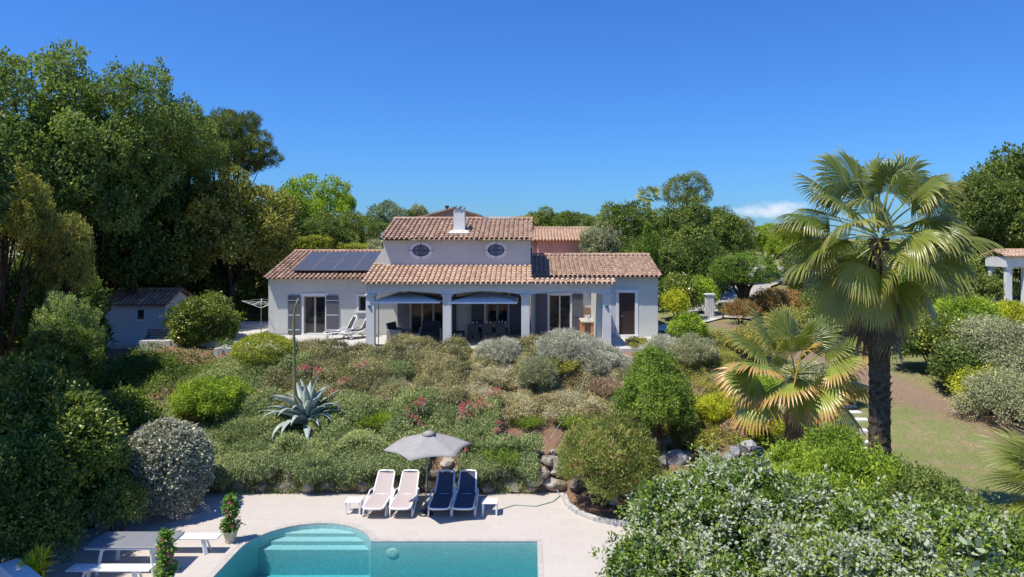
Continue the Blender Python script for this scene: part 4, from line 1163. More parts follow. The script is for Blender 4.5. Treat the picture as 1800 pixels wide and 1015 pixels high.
# house behind the chimney: its gable faces the camera
Yh = 62.0
hx0, hxm, hx1 = X(737, Yh), X(797, Yh), X(836, Yh)
hz0, hzm, hz1 = Z(383, Yh), Z(366, Yh), Z(377, Yh)
hr = empty('distant_house', (hxm, Yh, 2), 0, 'pale pink house whose low gable shows above the villa ridge behind the chimney', 'house'); HO = Vector(hr.location)
m = MB(); m.add([(hx0, Yh, 1), (hx1, Yh, 1), (hx1, Yh, hz1 - .1), (hxm, Yh, hzm - .1), (hx0, Yh, hz0 - .1), (hx0, Yh + 8, 1), (hx1, Yh + 8, 1), (hx1, Yh + 8, hz1 - .1), (hxm, Yh + 8, hzm - .1), (hx0, Yh + 8, hz0 - .1)],
    [(0, 1, 2, 3, 4), (5, 9, 8, 7, 6), (0, 4, 9, 5), (1, 6, 7, 2)]); m.build('wall', M['wall_pale_pink'], hr, loc=-HO)
m = MB()
for (a, za), (b, zb) in (((hx0 - .3, hz0 - .08), (hxm, hzm)), ((hxm, hzm), (hx1 + .3, hz1 - .08))):
    m.add([(a, Yh - .4, za), (b, Yh - .4, zb), (b, Yh + 8.3, zb), (a, Yh + 8.3, za), (a, Yh - .4, za - .12), (b, Yh - .4, zb - .12)], [(0, 1, 2, 3), (4, 5, 1, 0)], .7)
    nn = 24
    for i in range(nn):
        f = (i + .5) / nn; x_, z_ = a + (b - a) * f, za + (zb - za) * f
        m.tube([(x_, Yh - .42, z_ + .0), (x_, Yh + 8, z_ + .0)], .09, 6, (i * 37 % 10) / 10)
m.build('roof', M['tile_new'], hr, loc=-HO)
wx = X(781, Yh)
m = MB(); m.box(wx, X(797, Yh) + 1.2, Yh - .03, Yh - .004, hz1 - 1.4, hz1 - .25); o = m.build('window', M['blue_shutter'], hr, loc=-HO)
m = MB(); m.tube([(X(781, Yh), Yh + 2, hzm - .9), (X(781, Yh), Yh + 2, hzm + .12)], .12, 8); m.tube([(X(781, Yh), Yh + 2, hzm + .12), (X(781, Yh), Yh + 2, hzm + .3)], .2, 8); m.build('flue', M['dark_metal'], hr, loc=-HO)
# pavilion at the far right
Yv = 46.0
pvz = gz(X(1785, Yv), Yv)
v0 = X(1770, Yv); zt1 = Z(470, Yv); zt2 = Z(452, Yv)
pav = empty('pavilion', (v0, Yv, pvz), 0, 'open white-columned pavilion with a tiled roof at the far right', 'pavilion'); VO2 = Vector(pav.location)
for xo in (0.2, 1.35, 3.6):
    for yo in (.2, 1.8):
        m = MB(); m.box(xo - .17, xo + .17, yo - .17, yo + .17, 0, zt1 - pvz, bev=.02); m.box(xo - .23, xo + .23, yo - .23, yo + .23, zt1 - pvz - .12, zt1 - pvz + .0); m.box(xo - .23, xo + .23, yo - .23, yo + .23, 0, .15)
        m.build('column', M['wall_white'], pav)
m = MB(); m.box(-.1, 3.9, -.05, .45, zt1 - pvz + .001, zt2 - pvz); m.box(-.1, 3.9, 1.55, 2.05, zt1 - pvz + .001, zt2 - pvz); m.box(-.1, .4, .45, 1.55, zt1 - pvz + .003, zt2 - pvz - .003); m.box(3.4, 3.9, .45, 1.55, zt1 - pvz + .003, zt2 - pvz - .003)
m.build('beam', M['wall_white'], pav)
o = tiled_roof('roof', -.15, 4.2, -.25, zt2 - pvz + .03, 1.0, zt2 - pvz + .42, M['tile_new'], pav, 15)
m = MB(); m.box(-1, 5, -1.2, 3, -.15, .04); m.build('floor', M['concrete'], pav)
# white low wall in front of the pavilion
xw = X(1722, 42.5); zw_ = Z(541, 42.5)
m = MB(); m.box(xw, xw + 5, 42.5, 42.8, gz(xw, 42.5) - .3, zw_ + .05, bev=.01); tag(m.build('garden_wall', M['wall_white']), 'low white wall running in front of the pavilion at the far right', 'wall')
# gate pillars
for (px, pt, Yg, lab) in ((1247, 519, 44.0, 'fluted white gate pillar left of the driveway, under the hedge end'), (1300, 521, 47.0, 'white gate pillar right of the driveway, beside the round-crowned tree trunk')):
    x = X(px, Yg); zb = gz(x, Yg); zt_g = Z(pt, Yg)
    gp_ = empty('gate_pillar', (x, Yg, zb), 0, lab, 'pillar', 'white gate pillars')
    m = MB(); w_ = .24
    m.box(-w_, w_, -w_, w_, -.2, zt_g - zb, bev=.01)
    for k in (-.13, 0, .13): m.box(k - .03, k + .03, -w_ - .025, -w_ + .002, .05, zt_g - zb - .05)
    m.build('shaft', M['pillar_stone'], gp_)
    m = MB(); m.box(-w_ - .07, w_ + .07, -w_ - .07, w_ + .07, zt_g - zb, zt_g - zb + .09, bev=.015); m.build('cap', M['pillar_stone'], gp_)
# short bollard beside the drive
x, y = X(1271, 43), 43.0
m = MB(); m.lathe([(.0, 0), (.05, 0), (.05, .55), (.07, .56), (.07, .66), (.0, .70)], n=12); tag(m.build('garden_light', M['dark_metal'], loc=(x, y, gz(x, y))), 'short dark bollard light beside the driveway between the gate pillars', 'garden light')
# kerb-stone edging round the oleander bed
m = MB(); pts = [(1.13, 23.0), (1.2, 22.3), (1.5, 21.6), (2.0, 21.1), (2.75, 20.75), (3.6, 20.66)]
for a, b in zip(pts[:-1], pts[1:]): m.bar((*a, ZD + .04), (*b, ZD + .04), .16, .16)
tag(m.build('bed_edging', M['concrete']), 'curved grey kerb edging the deck side of the oleander bed', 'edging')
# garden hoses
def hose(pts, label, r=.018, mat='hose'):
    P = []
    for i in range(len(pts) - 1):
        for k in range(6):
            f = k / 6; P.append(tuple(pts[i][j] * (1 - f) + pts[i + 1][j] * f for j in range(3)))
    P.append(pts[-1]); tag(MB().tube(P, r, 6).build('garden_hose', M[mat], smooth_=True), label, 'hose', 'garden hoses')
def gp2(px, py, lift=.1, zz=None):
    # march to the ground along the ray
    d = ray(px, py); t = 10
    for _ in range(4000):
        p = CAM + d * t / d[1] if False else CAM + d * t
        if p[2] <= gz(p[0], p[1]) + lift: break
        t += .03
    return tuple(float(a) for a in p)
hose([gp2(1036, 640, .55), gp2(1026, 672, .5), gp2(1012, 706, .5), gp2(985, 745, .45), gp2(966, 773, .4)], 'pale green hose trailing down the planted slope beside the silver shrubs', .012)
hose([(-1.0, 21.9, ZD + .02), (-.5, 22.3, ZD + .02), (.2, 22.2, ZD + .02), (.75, 22.6, ZD + .02), (1.0, 23.1, ZD + .03), (.9, 23.4, ZD + .12)], 'thin hose lying on the deck right of the navy loungers', .014)

# ================================================================== ROCKS
def rock_mesh(mb, c, r, seed, v):
    rnd = np.random.RandomState(seed)
    bm = bmesh.new(); bmesh.ops.create_icosphere(bm, subdivisions=2, radius=1)
    V = np.array([p.co for p in bm.verts]); fs = [[p.index for p in f.verts] for f in bm.faces]; bm.free()
    for _ in range(7):      # chisel flats
        n_ = rnd.normal(size=3); n_ /= np.linalg.norm(n_); d = V @ n_; lim = rnd.uniform(.55, .85)
        V = V - np.outer(np.maximum(d - lim, 0), n_)
    V = V * (1 + rnd.normal(0, .035, (len(V), 1))); q = rnd.uniform(0, 6.28); c_, s_ = math.cos(q), math.sin(q)
    V = V * np.array(r); V = np.stack([V[:, 0] * c_ - V[:, 1] * s_, V[:, 0] * s_ + V[:, 1] * c_, V[:, 2]], -1) + np.array(c)
    mb.add(V.tolist(), fs, v)
rw = MB(); rnd = random.Random(3); sdv = 0
for course, (z, h) in enumerate(((-3.42, .26), (-3.02, .24), (-2.68, .2))):
    x = -13.8
    while x < 1.6:
        w_ = rnd.uniform(.22, .46); sdv += 1
        rock_mesh(rw, (x + w_, 23.60 + course * .13 + rnd.uniform(-.05, .06), z + rnd.uniform(-.04, .05)), (w_ * 1.02, .30, h * rnd.uniform(.85, 1.15)), sdv, rnd.random()); x += w_ * 1.9
tag(rw.build('stone_wall', M['rock']), 'rough dry stone retaining wall at the foot of the planted slope behind the loungers', 'stone wall')
# loose boulders right of the oleander, and white rubble left of it
bo = [(1189, 806, .36, 'grey_'), (1213, 800, .30, ''), (1175, 775, .34, ''), (1206, 772, .26, ''), (1163, 812, .3, ''), (1230, 790, .25, ''), (1150, 835, .28, ''), (1290, 795, .24, ''), (1312, 788, .36, ''), (1333, 795, .27, ''), (1280, 802, .2, ''), (1322, 806, .22, '')]
bo.sort()
ORD = ('leftmost', 'second from the left', 'third from the left', 'fourth from the left', 'fifth from the left', 'sixth from the left', 'seventh from the left', 'eighth from the left', 'fourth from the right', 'third from the right', 'second from the right', 'rightmost')
for i, (px, py, r_, _) in enumerate(bo):
    p = gp2(px, py, .15); mb = MB(); rock_mesh(mb, (0, 0, 0), (r_ * 1.2, r_, r_ * .85), 300 + i, (i % 5) / 5)
    o = mb.build('boulder', M['rock_grey'], loc=(p[0], p[1], p[2]))
    tag(o, 'grey boulder in the rockery between oleander and low palm, ' + ORD[i], 'boulder', 'grey boulders in the rockery')
bo = [(930, 800, .22), (948, 795, .18), (962, 808, .24), (940, 820, .2), (925, 826, .24), (957, 830, .26), (972, 795, .17), (985, 822, .22), (940, 845, .27), (968, 850, .25), (1075, 880, .2), (350, 690, .25), (385, 668, .28), (400, 655, .22), (330, 700, .22), (310, 712, .25), (395, 645, .2), (372, 677, .2)]
bo = sorted(bo[:11]) + sorted(bo[11:])
for i, (px, py, r_) in enumerate(bo):
    p = gp2(px, py, .12); mb = MB(); rock_mesh(mb, (0, 0, 0), (r_ * 1.25, r_, r_ * .8), 400 + i, .6 + (i % 4) / 10)
    o = mb.build('boulder', M['rock'], loc=(p[0], p[1], p[2]))
    tag(o, ('pale limestone rock in the bank by the oleander, ' + ORD[i] if i < 11 else 'pale stone edging the slope left of the clipped oval bush, ' + ORD[i - 11]), 'boulder', ('pale boulders left of the oleander' if i < 11 else 'pale stones edging the slope'))
# ================================================================== FOLIAGE
def nrm(a): return a / np.maximum(np.linalg.norm(a, axis=-1, keepdims=True), 1e-9)
def unit(rng, n): return nrm(rng.normal(size=(n, 3)))
def leaf_quads(P, D, N, L, Wd, v, bend=.15):
    "one folded rhombic leaf per point: P base, D direction, N normal, L length, Wd width"
    n = len(P); D = nrm(D); S = nrm(np.cross(D, N)); N2 = np.cross(S, D)
    L = np.broadcast_to(np.asarray(L), (n,))[:, None]; Wd = np.broadcast_to(np.asarray(Wd), (n,))[:, None]
    mid = P + D * L * .5
    V = np.stack([P, mid + S * Wd * .5 + N2 * Wd * bend, P + D * L - N2 * L * .08, mid - S * Wd * .5 + N2 * Wd * bend], 1).reshape(-1, 3)
    return V, np.arange(4 * n).reshape(-1, 4), np.clip(v, 0, 1)
def sprigs(rng, P, Nrm, k, spread, L, Wd, up=.25, out=.8, rnd_=.7, cv=None, sv=.14, lv=.15, tuft=0.0, lvar=.3):
    "k leaves about each sprig point P, leaning along the local outward direction"
    n = len(P)
    cv = np.full(n, .5) if cv is None else cv
    s = cv + rng.normal(0, sv, n)
    Pk = np.repeat(P, k, 0); Nk = np.repeat(Nrm, k, 0)
    off = rng.normal(size=(n * k, 3)) * spread
    D = nrm(Nk * out + rng.normal(size=(n * k, 3)) * rnd_ + np.array((0, 0, up)))
    base = Pk + off * (1 - tuft) + (D * spread * .3 if tuft else 0)
    Nn = nrm(rng.normal(size=(n * k, 3)) * .45 + Nk * .6 + np.array((-.12, -.1, .75)))
    v = np.repeat(s, k) + rng.normal(0, lv, n * k)
    sc_ = rng.uniform(1 - lvar, 1 + lvar, n * k)
    return leaf_quads(base, D, Nn, L * sc_, Wd * sc_, v)
def cat(parts):
    V, Fq, A, o = [], [], [], 0
    for v, f, a in parts: V.append(v); Fq.append(f + o); A.append(a); o += len(v)
    return np.concatenate(V), np.concatenate(Fq), np.concatenate(A)
def fib(n, rng, jit=.15):
    i = np.arange(n) + .5; ph = np.arccos(1 - 2 * i / n); th = math.pi * (1 + 5 ** .5) * i
    p = np.stack([np.cos(th) * np.sin(ph), np.sin(th) * np.sin(ph), np.cos(ph)], -1)
    return nrm(p + rng.normal(0, jit, p.shape))
def clump_points(rng, C, Rr, n, shell=(.72, 1.04), cull=.72, up_bias=0.0, squash=1.0):
    "n points on the outer shells of spheres C with radii Rr; points buried in other spheres are dropped"
    a = Rr ** 2; ci = rng.choice(len(C), int(n * 1.7), p=a / a.sum())
    u = unit(rng, len(ci)); u[:, 2] = u[:, 2] + up_bias * rng.random(len(ci)); u = nrm(u)
    us = u * np.array((1, 1, squash))
    P = C[ci] + us * Rr[ci, None] * rng.uniform(*shell, len(ci))[:, None]
    keep = np.ones(len(P), bool)
    for j in range(len(C)):
        d = (P - C[j]) / np.array((1, 1, squash)); keep &= (np.linalg.norm(d, axis=1) > Rr[j] * cull) | (ci == j)
    P, u, ci = P[keep][:n], u[keep][:n], ci[keep][:n]
    return P, u, ci
def crown_mesh(name, seed, nclump=40, cr=(.24, .38), shellR=.68, flat=.75, n=2600, k=9, spread=.035, L=.045, Wd=.026, lower=-.55, inner=6, gaps=0, squash=.85, uneven=.10, **kw):
    "crown of unit radius built of many leafy clumps; returns mesh and clump centres"
    rng = np.random.RandomState(seed)
    u = fib(int(nclump * 1.5), rng, .22); u = u[u[:, 2] > lower][:]
    rng.shuffle(u); u = u[:nclump]
    Rr = rng.uniform(*cr, len(u)); rad = shellR * (1 + rng.normal(0, uneven, len(u)))
    C = u * rad[:, None] * np.array((1, 1, flat))
    if inner:
        ci_ = unit(rng, inner) * rng.uniform(.1, .45, (inner, 1)) * np.array((1, 1, flat)); C = np.concatenate([C, ci_]); Rr = np.concatenate([Rr, rng.uniform(*cr, inner)])
    P, nn, ci = clump_points(rng, C, Rr, n, squash=squash)
    cv = .5 + rng.normal(0, .13, len(C))
    parts = [sprigs(rng, P, nn, k, spread, L, Wd, cv=cv[ci], **kw)]
    V, Fq, A = cat(parts)
    return npmesh(name, V, Fq, A), C, Rr
def needle_crown(name, seed, **kw): return crown_mesh(name, seed, **kw)

LIB = {}
def lib(key, fn):
    if key not in LIB: LIB[key] = fn()
    return LIB[key]
CR = {
 'oak0': lambda: crown_mesh('crown_oak', 11, 46, (.24, .36), .70, .80, 3600, 9, .034, .052, .030),
 'oak1': lambda: crown_mesh('crown_oak', 12, 60, (.18, .30), .74, .85, 3800, 9, .032, .050, .030, uneven=.13),
 'oak2': lambda: crown_mesh('crown_oak', 13, 34, (.26, .42), .66, .70, 3400, 9, .036, .054, .032, uneven=.14),
 'tall0': lambda: crown_mesh('crown_tall', 21, 84, (.11, .20), .78, 1.0, 4200, 9, .026, .034, .022, inner=26, uneven=.17, lower=-.7),
 'tall1': lambda: crown_mesh('crown_tall', 22, 72, (.12, .22), .78, 1.0, 4200, 9, .026, .034, .022, inner=22, uneven=.2, lower=-.7),
 'airy': lambda: crown_mesh('crown_airy', 31, 48, (.14, .24), .78, .85, 2600, 8, .032, .042, .028, inner=10, uneven=.17, squash=.6),
 'pine': lambda: crown_mesh('crown_pine', 41, 44, (.20, .30), .72, .85, 4600, 13, .022, .060, .009, inner=10, uneven=.16, squash=.6, up=.7, rnd_=.6, lower=-.6),
 'dense': lambda: crown_mesh('crown_dense', 51, 40, (.30, .42), .64, .9, 3600, 9, .030, .042, .026, uneven=.07),
 'lump': lambda: crown_mesh('crown_lump', 52, 90, (.16, .24), .80, .95, 4600, 9, .024, .034, .022, uneven=.07, inner=20),
}
def limb_set(mb, rng, base, top, r0, centers, nl=14, sub=2):
    base = np.array(base, float); top = np.array(top, float)
    n = 8; pts = []; wob = rng.normal(0, .05, (n + 1, 2)) * np.linalg.norm(top - base) * .25
    for i in range(n + 1):
        f = i / n; p = base * (1 - f) + top * f; p[:2] += wob[i] * f * (1 - f) * 3; pts.append(p)
    mb.tube([tuple(p) for p in pts], [r0 * (1.25 if i == 0 else 1) * (1 - .78 * i / n) for i in range(n + 1)], 9, rng.random())
    idx = rng.permutation(len(centers))[:nl]
    for j in idx:
        c = centers[j]; f = rng.uniform(.3, .85); a = pts[int(f * n)]
        m1 = a * .55 + c * .45 + rng.normal(0, .04, 3) * np.linalg.norm(c - a); m1[2] -= .04 * np.linalg.norm(c - a)
        r = r0 * (1 - .78 * f) * .55
        mb.tube([tuple(a), tuple(m1), tuple(a * .15 + c * .85), tuple(c)], [r, r * .65, r * .35, r * .12], 6, rng.random())
        for _ in range(sub):
            c2 = c + rng.normal(0, .12, 3) * np.linalg.norm(top - base) * .5
            mb.tube([tuple(m1), tuple(m1 * .4 + c2 * .6), tuple(c2)], [r * .4, r * .25, r * .08], 5, rng.random())

def tree(name, label, cat_, px, ytop, wpx, Y, key, mat, ratio=1.0, lower=None, seed=0, r0=.22, group=None, bark='bark', nl=14, depth=1.0, base_off=(0, 0), zscale=None):
    "a tree standing at depth Y: crown centre over px, top of crown at photo row ytop, crown wpx wide; ratio = height of crown / width"
    rng = np.random.RandomState(1000 + seed)
    me, C, Rr = lib(key, CR[key])
    x = float(at(px, 500, Y)[0]); rx = wpx / F * Y / 2; rz_ = rx * ratio
    zt_ = float(at(px, ytop, Y)[2]); zc = zt_ - rz_ * 1.02
    zb = gz(x + base_off[0], Y + base_off[1]) - .1
    root = empty(name, (x, Y, zb), 0, label, cat_, group)
    kz = {'oak0': .95, 'oak1': .98, 'oak2': .86, 'tall0': 1.08, 'tall1': 1.08, 'airy': .93, 'pine': .90, 'dense': .97, 'lump': 1.0}[key]
    cr = link('crown', me, root, mat)
    q = rng.uniform(0, 6.28); s = np.array((rx, rx * depth, rz_ / kz)) / 1.02
    cr.location = (0, 0, zc - zb); cr.rotation_euler = (0, 0, q); cr.scale = (s[0], s[1], s[2])
    c_, s_ = math.cos(q), math.sin(q); Cs = C * s
    Cw = np.stack([Cs[:, 0] * c_ - Cs[:, 1] * s_, Cs[:, 0] * s_ + Cs[:, 1] * c_, Cs[:, 2]], -1) + np.array((0, 0, zc - zb))
    mb = MB(); limb_set(mb, rng, (base_off[0], base_off[1], 0), (0, 0, zc - zb + rz_ * .35), r0, Cw, nl)
    mb.build('trunk', M[bark], root, smooth_=True)
    return root
def T(*a, **k): return tree(*a, **k)

# ---- shrub things: their own leaf meshes, made at true size
def shrub_mesh(name, seed, r, nclump=26, cr=(.28, .4), L=.06, Wd=.03, k=8, dens=150, spread=.06, lower=-.25, shellR=.68, taper=0, **kw):
    "r = (rx, ry, rz) in metres. Clumps on an ellipsoid"
    rng = np.random.RandomState(seed); r = np.array(r, float); rm = r.mean()
    u = fib(int(nclump * 1.6), rng, .2); u = u[u[:, 2] > lower]; rng.shuffle(u); u = u[:nclump]
    Rr = rng.uniform(*cr, len(u)) ; C = u * shellR * (1 + rng.normal(0, .10, (len(u), 1)))
    n = int(dens * 4 * math.pi * rm * rm * .8)
    P, nn, ci = clump_points(rng, C, Rr, n)
    sh = (rng.random(len(P)) < .09) * rng.uniform(.04, .2, len(P)); P = P + nn * sh[:, None]
    P[:, :2] *= (1 - taper * np.clip(P[:, 2:], -1, 1)); P = P * r; cv = .5 + rng.normal(0, .12, len(C))
    V, Fq, A = sprigs(rng, P, nn, k, spread, L, Wd, cv=cv[ci], **kw)
    return npmesh(name, V, Fq, A)
def shell_mesh(name, seed, r, L, Wd, k, dens, spread, lower=-.5, bump=.05, **kw):
    "clipped shrub: leaves in a thin shell on a gently lumpy ellipsoid"
    rng = np.random.RandomState(seed); r = np.array(r, float)
    n = int(dens * 4 * math.pi * r.mean() ** 2); u = unit(rng, n); u = u[u[:, 2] > lower]
    b = 1 + bump * np.sin(u[:, 0] * 7 + 1) * np.cos(u[:, 1] * 6) + bump * .7 * np.sin(u[:, 2] * 11 + u[:, 0] * 5)
    P = u * r * b[:, None] * rng.uniform(.93, 1.01, (len(u), 1))
    V, Fq, A = sprigs(rng, P, u, k, spread, L, Wd, **kw)
    return npmesh(name, V, Fq, A)
def twigs(root, r, zc, seed, n=7, mat='bark', rad=.03):
    rng = np.random.RandomState(seed); mb = MB()
    for _ in range(n):
        q = rng.uniform(0, 6.28); f = rng.uniform(.3, .75)
        e = np.array((math.cos(q) * r[0] * f, math.sin(q) * r[1] * f, zc + r[2] * rng.uniform(-.1, .6)))
        mb.tube([(0, 0, -.1), tuple(e * .5 + np.array((0, 0, .1))), tuple(e)], [rad, rad * .6, rad * .2], 5, rng.random())
    mb.build('stem', M[mat], root)
def shrub(name, label, cat_, px, ytop, ybot, wpx, Y, mat, kind='clump', seed=1, group=None, depth=1.0, zb=None, **kw):
    "shrub whose silhouette spans ytop..ybot and wpx in the photo when it stands at depth Y"
    x = float(at(px, 500, Y)[0]); rx = wpx / F * Y / 2
    zt_ = float(at(px, ytop, Y)[2]); zbt = gz(x, Y) if zb is None else zb
    zlow = min(float(at(px, ybot, Y)[2]), zt_ - .3)
    zlow = max(zlow, zbt - .05); rz_ = max(.25, (zt_ - zlow) / 2 if (zt_ - zlow) > rx * 1.1 else (zt_ - zlow) * .62)
    r = (rx, rx * depth, rz_)
    root = empty(name, (x, Y, zbt), 0, label, cat_, group)
    me = (shell_mesh if kind == 'shell' else shrub_mesh)('foliage', seed, r, **kw)
    fo = link('foliage', me, root, M[mat]); zc = zt_ - rz_ - zbt; fo.location = (0, 0, zc)
    twigs(root, r, zc, seed)
    return root

random.seed(4)
# ================================================================== TREES
TL = M
# tall broadleaved trees on the left
T('tall_tree', 'tallest broadleaved tree at the upper left with its crown against the sky', 'tree', 85, 42, 330, 36, 'tall0', M['L_big'], 1.25, seed=1, r0=.30, nl=14)
T('tall_tree', 'tall open-crowned tree with bare limbs showing against the sky, right of the tallest one', 'tree', 235, 82, 250, 38, 'tall1', M['L_big'], 1.35, seed=2, r0=.26, nl=20)
T('tall_tree', 'broadleaved tree at the left edge, lower crown of the tall trio', 'tree', -70, 120, 300, 33, 'tall1', M['L_big'], 1.3, seed=3, r0=.3, nl=20)
T('tall_tree', 'leafy tree whose dark crown fills the gap below the tall open-crowned tree', 'tree', 190, 260, 260, 39, 'oak1', M['L_deep'], 1.2, seed=4, r0=.26)
T('tall_tree', 'slender tree with its crown leaning right in front of the pine', 'tree', 315, 170, 150, 42, 'tall0', M['L_big'], 1.3, seed=5, r0=.2, nl=22)
T('tall_tree', 'leafy middle tree in front of the bare limbs of the two tallest ones', 'tree', 145, 175, 230, 35.5, 'oak1', M['L_big'], 1.3, seed=81, r0=.2, nl=8)
T('tall_tree', 'green tree filling the gap below the limbs beside the pine', 'tree', 285, 235, 180, 43, 'oak0', M['L_big'], 1.25, seed=82, r0=.2, nl=8)
T('pine_tree', 'umbrella-topped pine rising behind the left trees', 'pine tree', 400, 182, 165, 50, 'pine', M['L_pine'], .95, seed=6, r0=.28, bark='bark_dark', nl=26)
T('evergreen_oak', 'broad olive-brown evergreen oak left of the villa', 'tree', 405, 290, 215, 43, 'oak1', M['L_olive'], 1.15, seed=7, r0=.28)
T('evergreen_oak', 'dark oak between the shed and the olive-brown oak', 'tree', 300, 350, 190, 44, 'oak0', M['L_oak'], 1.2, seed=8, r0=.24)
T('evergreen_oak', 'very dark tree standing right behind the shed', 'tree', 220, 400, 200, 42, 'oak2', M['L_deep'], 1.1, seed=9, r0=.24)
T('evergreen_oak', 'dark tree behind the round shrub right of the shed', 'tree', 400, 425, 190, 46, 'oak0', M['L_deep'], 1.0, seed=10, r0=.22)
T('evergreen_oak', 'pale brown-leaved oak cut by the left edge of the picture', 'tree', 5, 270, 150, 27, 'oak1', M['L_olive'], 1.5, seed=11, r0=.2)
T('evergreen_oak', 'yellow-brown young oak in front of the tall trees', 'tree', 112, 362, 100, 29, 'oak0', M['L_olive'], 1.9, seed=12, r0=.14)
T('evergreen_oak', 'dark evergreen filling the shade under the tall trees at far left', 'tree', 60, 420, 230, 31, 'oak2', M['L_deep'], 1.1, seed=13, r0=.2)
T('mimosa_tree', 'feathery light green mimosa beside the shed', 'tree', 118, 498, 100, 27, 'airy', M['L_mimosa'], 1.5, seed=14, r0=.09, nl=10)
T('evergreen_oak', 'dark green rounded tree below the feathery mimosa', 'tree', 95, 555, 150, 25, 'oak1', M['L_deep'], 1.1, seed=15, r0=.14)
for i, (xx, yy, top, rr) in enumerate(((-17.6, 15.4, 9.5, 3.3), (-19.2, 20.0, 10.5, 3.5), (-16.6, 11.6, 8.5, 3.1))):
    T('tall_tree', 'tree beyond the left edge shading the picnic corner, ' + ('middle one', 'farthest one', 'nearest one')[i], 'tree', 932 + xx * F / yy, 420 - (top - 5) * F / yy, 2 * rr * F / yy, yy, 'oak1', M['L_deep'], 1.0, seed=90 + i, r0=.22)
T('evergreen_oak', 'dark low-branched tree under the pale brown oak at the left edge', 'tree', 20, 440, 210, 29, 'oak0', M['L_deep'], 1.0, seed=95, r0=.16)
T('evergreen_oak', 'dark tree closing the gap between the shed and the mimosa', 'tree', 165, 440, 150, 41.5, 'oak1', M['L_deep'], 1.1, seed=96, r0=.16)
# behind the left wing
T('robinia_tree', 'light green open tree against the sky behind the left wing', 'tree', 545, 288, 145, 58, 'airy', M['L_bright'], 1.25, seed=16, r0=.2)
T('broadleaf_tree', 'bright green tree beside the open one, left of the villa roof', 'tree', 505, 330, 115, 54, 'oak0', M['L_bright'], 1.4, seed=17, r0=.2)
T('broadleaf_tree', 'mid-green tree above the clipped hedge behind the solar panels', 'tree', 572, 368, 110, 52, 'oak1', M['L_oak'], 1.0, seed=18, r0=.16)
T('broadleaf_tree', 'small dark green tree just left of the raised roof', 'tree', 622, 364, 92, 55, 'oak2', M['L_oak'], 1.0, seed=19, r0=.16)
T('broadleaf_tree', 'small tree peeping above the others behind the left wing', 'tree', 606, 337, 42, 66, 'oak0', M['L_bright'], 1.1, seed=20, r0=.12)
T('magnolia_tree', 'blue-green pyramidal magnolia left of the raised roof', 'tree', 681, 346, 66, 64, 'oak2', M['L_bluegreen'], 1.2, seed=21, r0=.16)
T('broadleaf_tree', 'hazy green treetop between the magnolia and the distant gable', 'tree', 737, 356, 40, 74, 'oak1', M['L_sage'], 1.2, seed=22, r0=.12)
T('broadleaf_tree', 'small treetop just left of the hazy one above the ridge', 'tree', 715, 366, 30, 72, 'oak0', M['L_oak'], 1.2, seed=23, r0=.1)
# right of the villa, behind
for i, (px, yt, w, Y, k_, mt, ra, lab) in enumerate((
 (960, 362, 110, 80, 'oak1', 'L_oak', .8, 'round green tree left of the pink house against the sky'),
 (925, 374, 60, 78, 'oak0', 'L_olive', .8, 'low brownish treetop touching the right end of the raised roof'),
 (1010, 366, 90, 76, 'oak0', 'L_oak', .9, 'green tree directly above the pink house roof'),
 (1042, 372, 60, 70, 'airy', 'L_oak', 1.0, 'soft green tree between the pink house and the big oaks'),
 (1098, 344, 130, 58, 'oak0', 'L_oak', 1.15, 'large green oak overlapping the pink house on its right'),
 (1062, 385, 85, 56, 'oak1', 'L_sage', 1.1, 'lighter green tree covering the right end of the pink house'),
 (1200, 340, 140, 60, 'oak1', 'L_oak', 1.15, 'largest rounded oak behind the right wing'),
 (1262, 355, 120, 62, 'oak0', 'L_oak', 1.2, 'grey-green oak at the right of the big clump'),
 (1295, 370, 70, 64, 'airy', 'L_sage', 1.4, 'wispy pale oak at the edge beneath the cloud'),
 (1150, 400, 130, 54, 'oak2', 'L_oak', 1.0, 'dark oak low behind the two cypresses'),
 (1215, 410, 150, 55, 'oak2', 'L_deep', .85, 'dark tree shading the drive behind the hedge'),
 (1350, 388, 75, 66, 'oak0', 'L_bright', .9, 'yellow-green rounded tree behind the umbrella-cut tree'),
 (1395, 392, 90, 62, 'oak1', 'L_bright', .9, 'green tree behind the left fronds of the tall palm'),
 (1450, 400, 140, 58, 'oak2', 'L_oak', 1.1, 'green tree directly behind the tall palm crown'),
 (1545, 405, 170, 55, 'oak0', 'L_oak', 1.1, 'dark tree behind the tall palm trunk head'),
 (1640, 400, 150, 50, 'oak1', 'L_oak', 1.15, 'dark tree to the left of the pavilion'))):
    T('broadleaf_tree', lab, 'tree', px, yt, w, Y, k_, M[mt], ra, seed=30 + i, r0=.22)
T('pine_tree', 'fine-needled pine top standing above the oaks right of the villa', 'pine tree', 1208, 298, 88, 78, 'dense', M['L_pine'], .85, seed=50, r0=.22)
# big oaks on the right
for i, (px, yt, w, Y, k_, mt, ra, lab) in enumerate((
 (1800, 232, 230, 56, 'oak1', 'L_oak', 1.15, 'big oak at the top right corner against the sky'),
 (1735, 292, 150, 54, 'oak0', 'L_oak', 1.2, 'broad oak leaning in from the right behind the palm fronds'),
 (1880, 290, 220, 58, 'oak0', 'L_oak', 1.2, 'oak cut off by the right edge of the picture'),
 (1700, 370, 130, 57, 'oak2', 'L_oak', 1.1, 'dark low oak just left of the pavilion roof'))):
    T('evergreen_oak', lab, 'tree', px, yt, w, Y, k_, M[mt], ra, seed=60 + i, r0=.3)
# umbrella-cut mulberry by the gate
T('mulberry_tree', 'umbrella-cut tree with a thick dark trunk beside the driveway gate', 'tree', 1308, 438, 128, 45, 'dense', M['L_mulberry'], .58, seed=70, r0=.34, bark='bark_dark', nl=24)
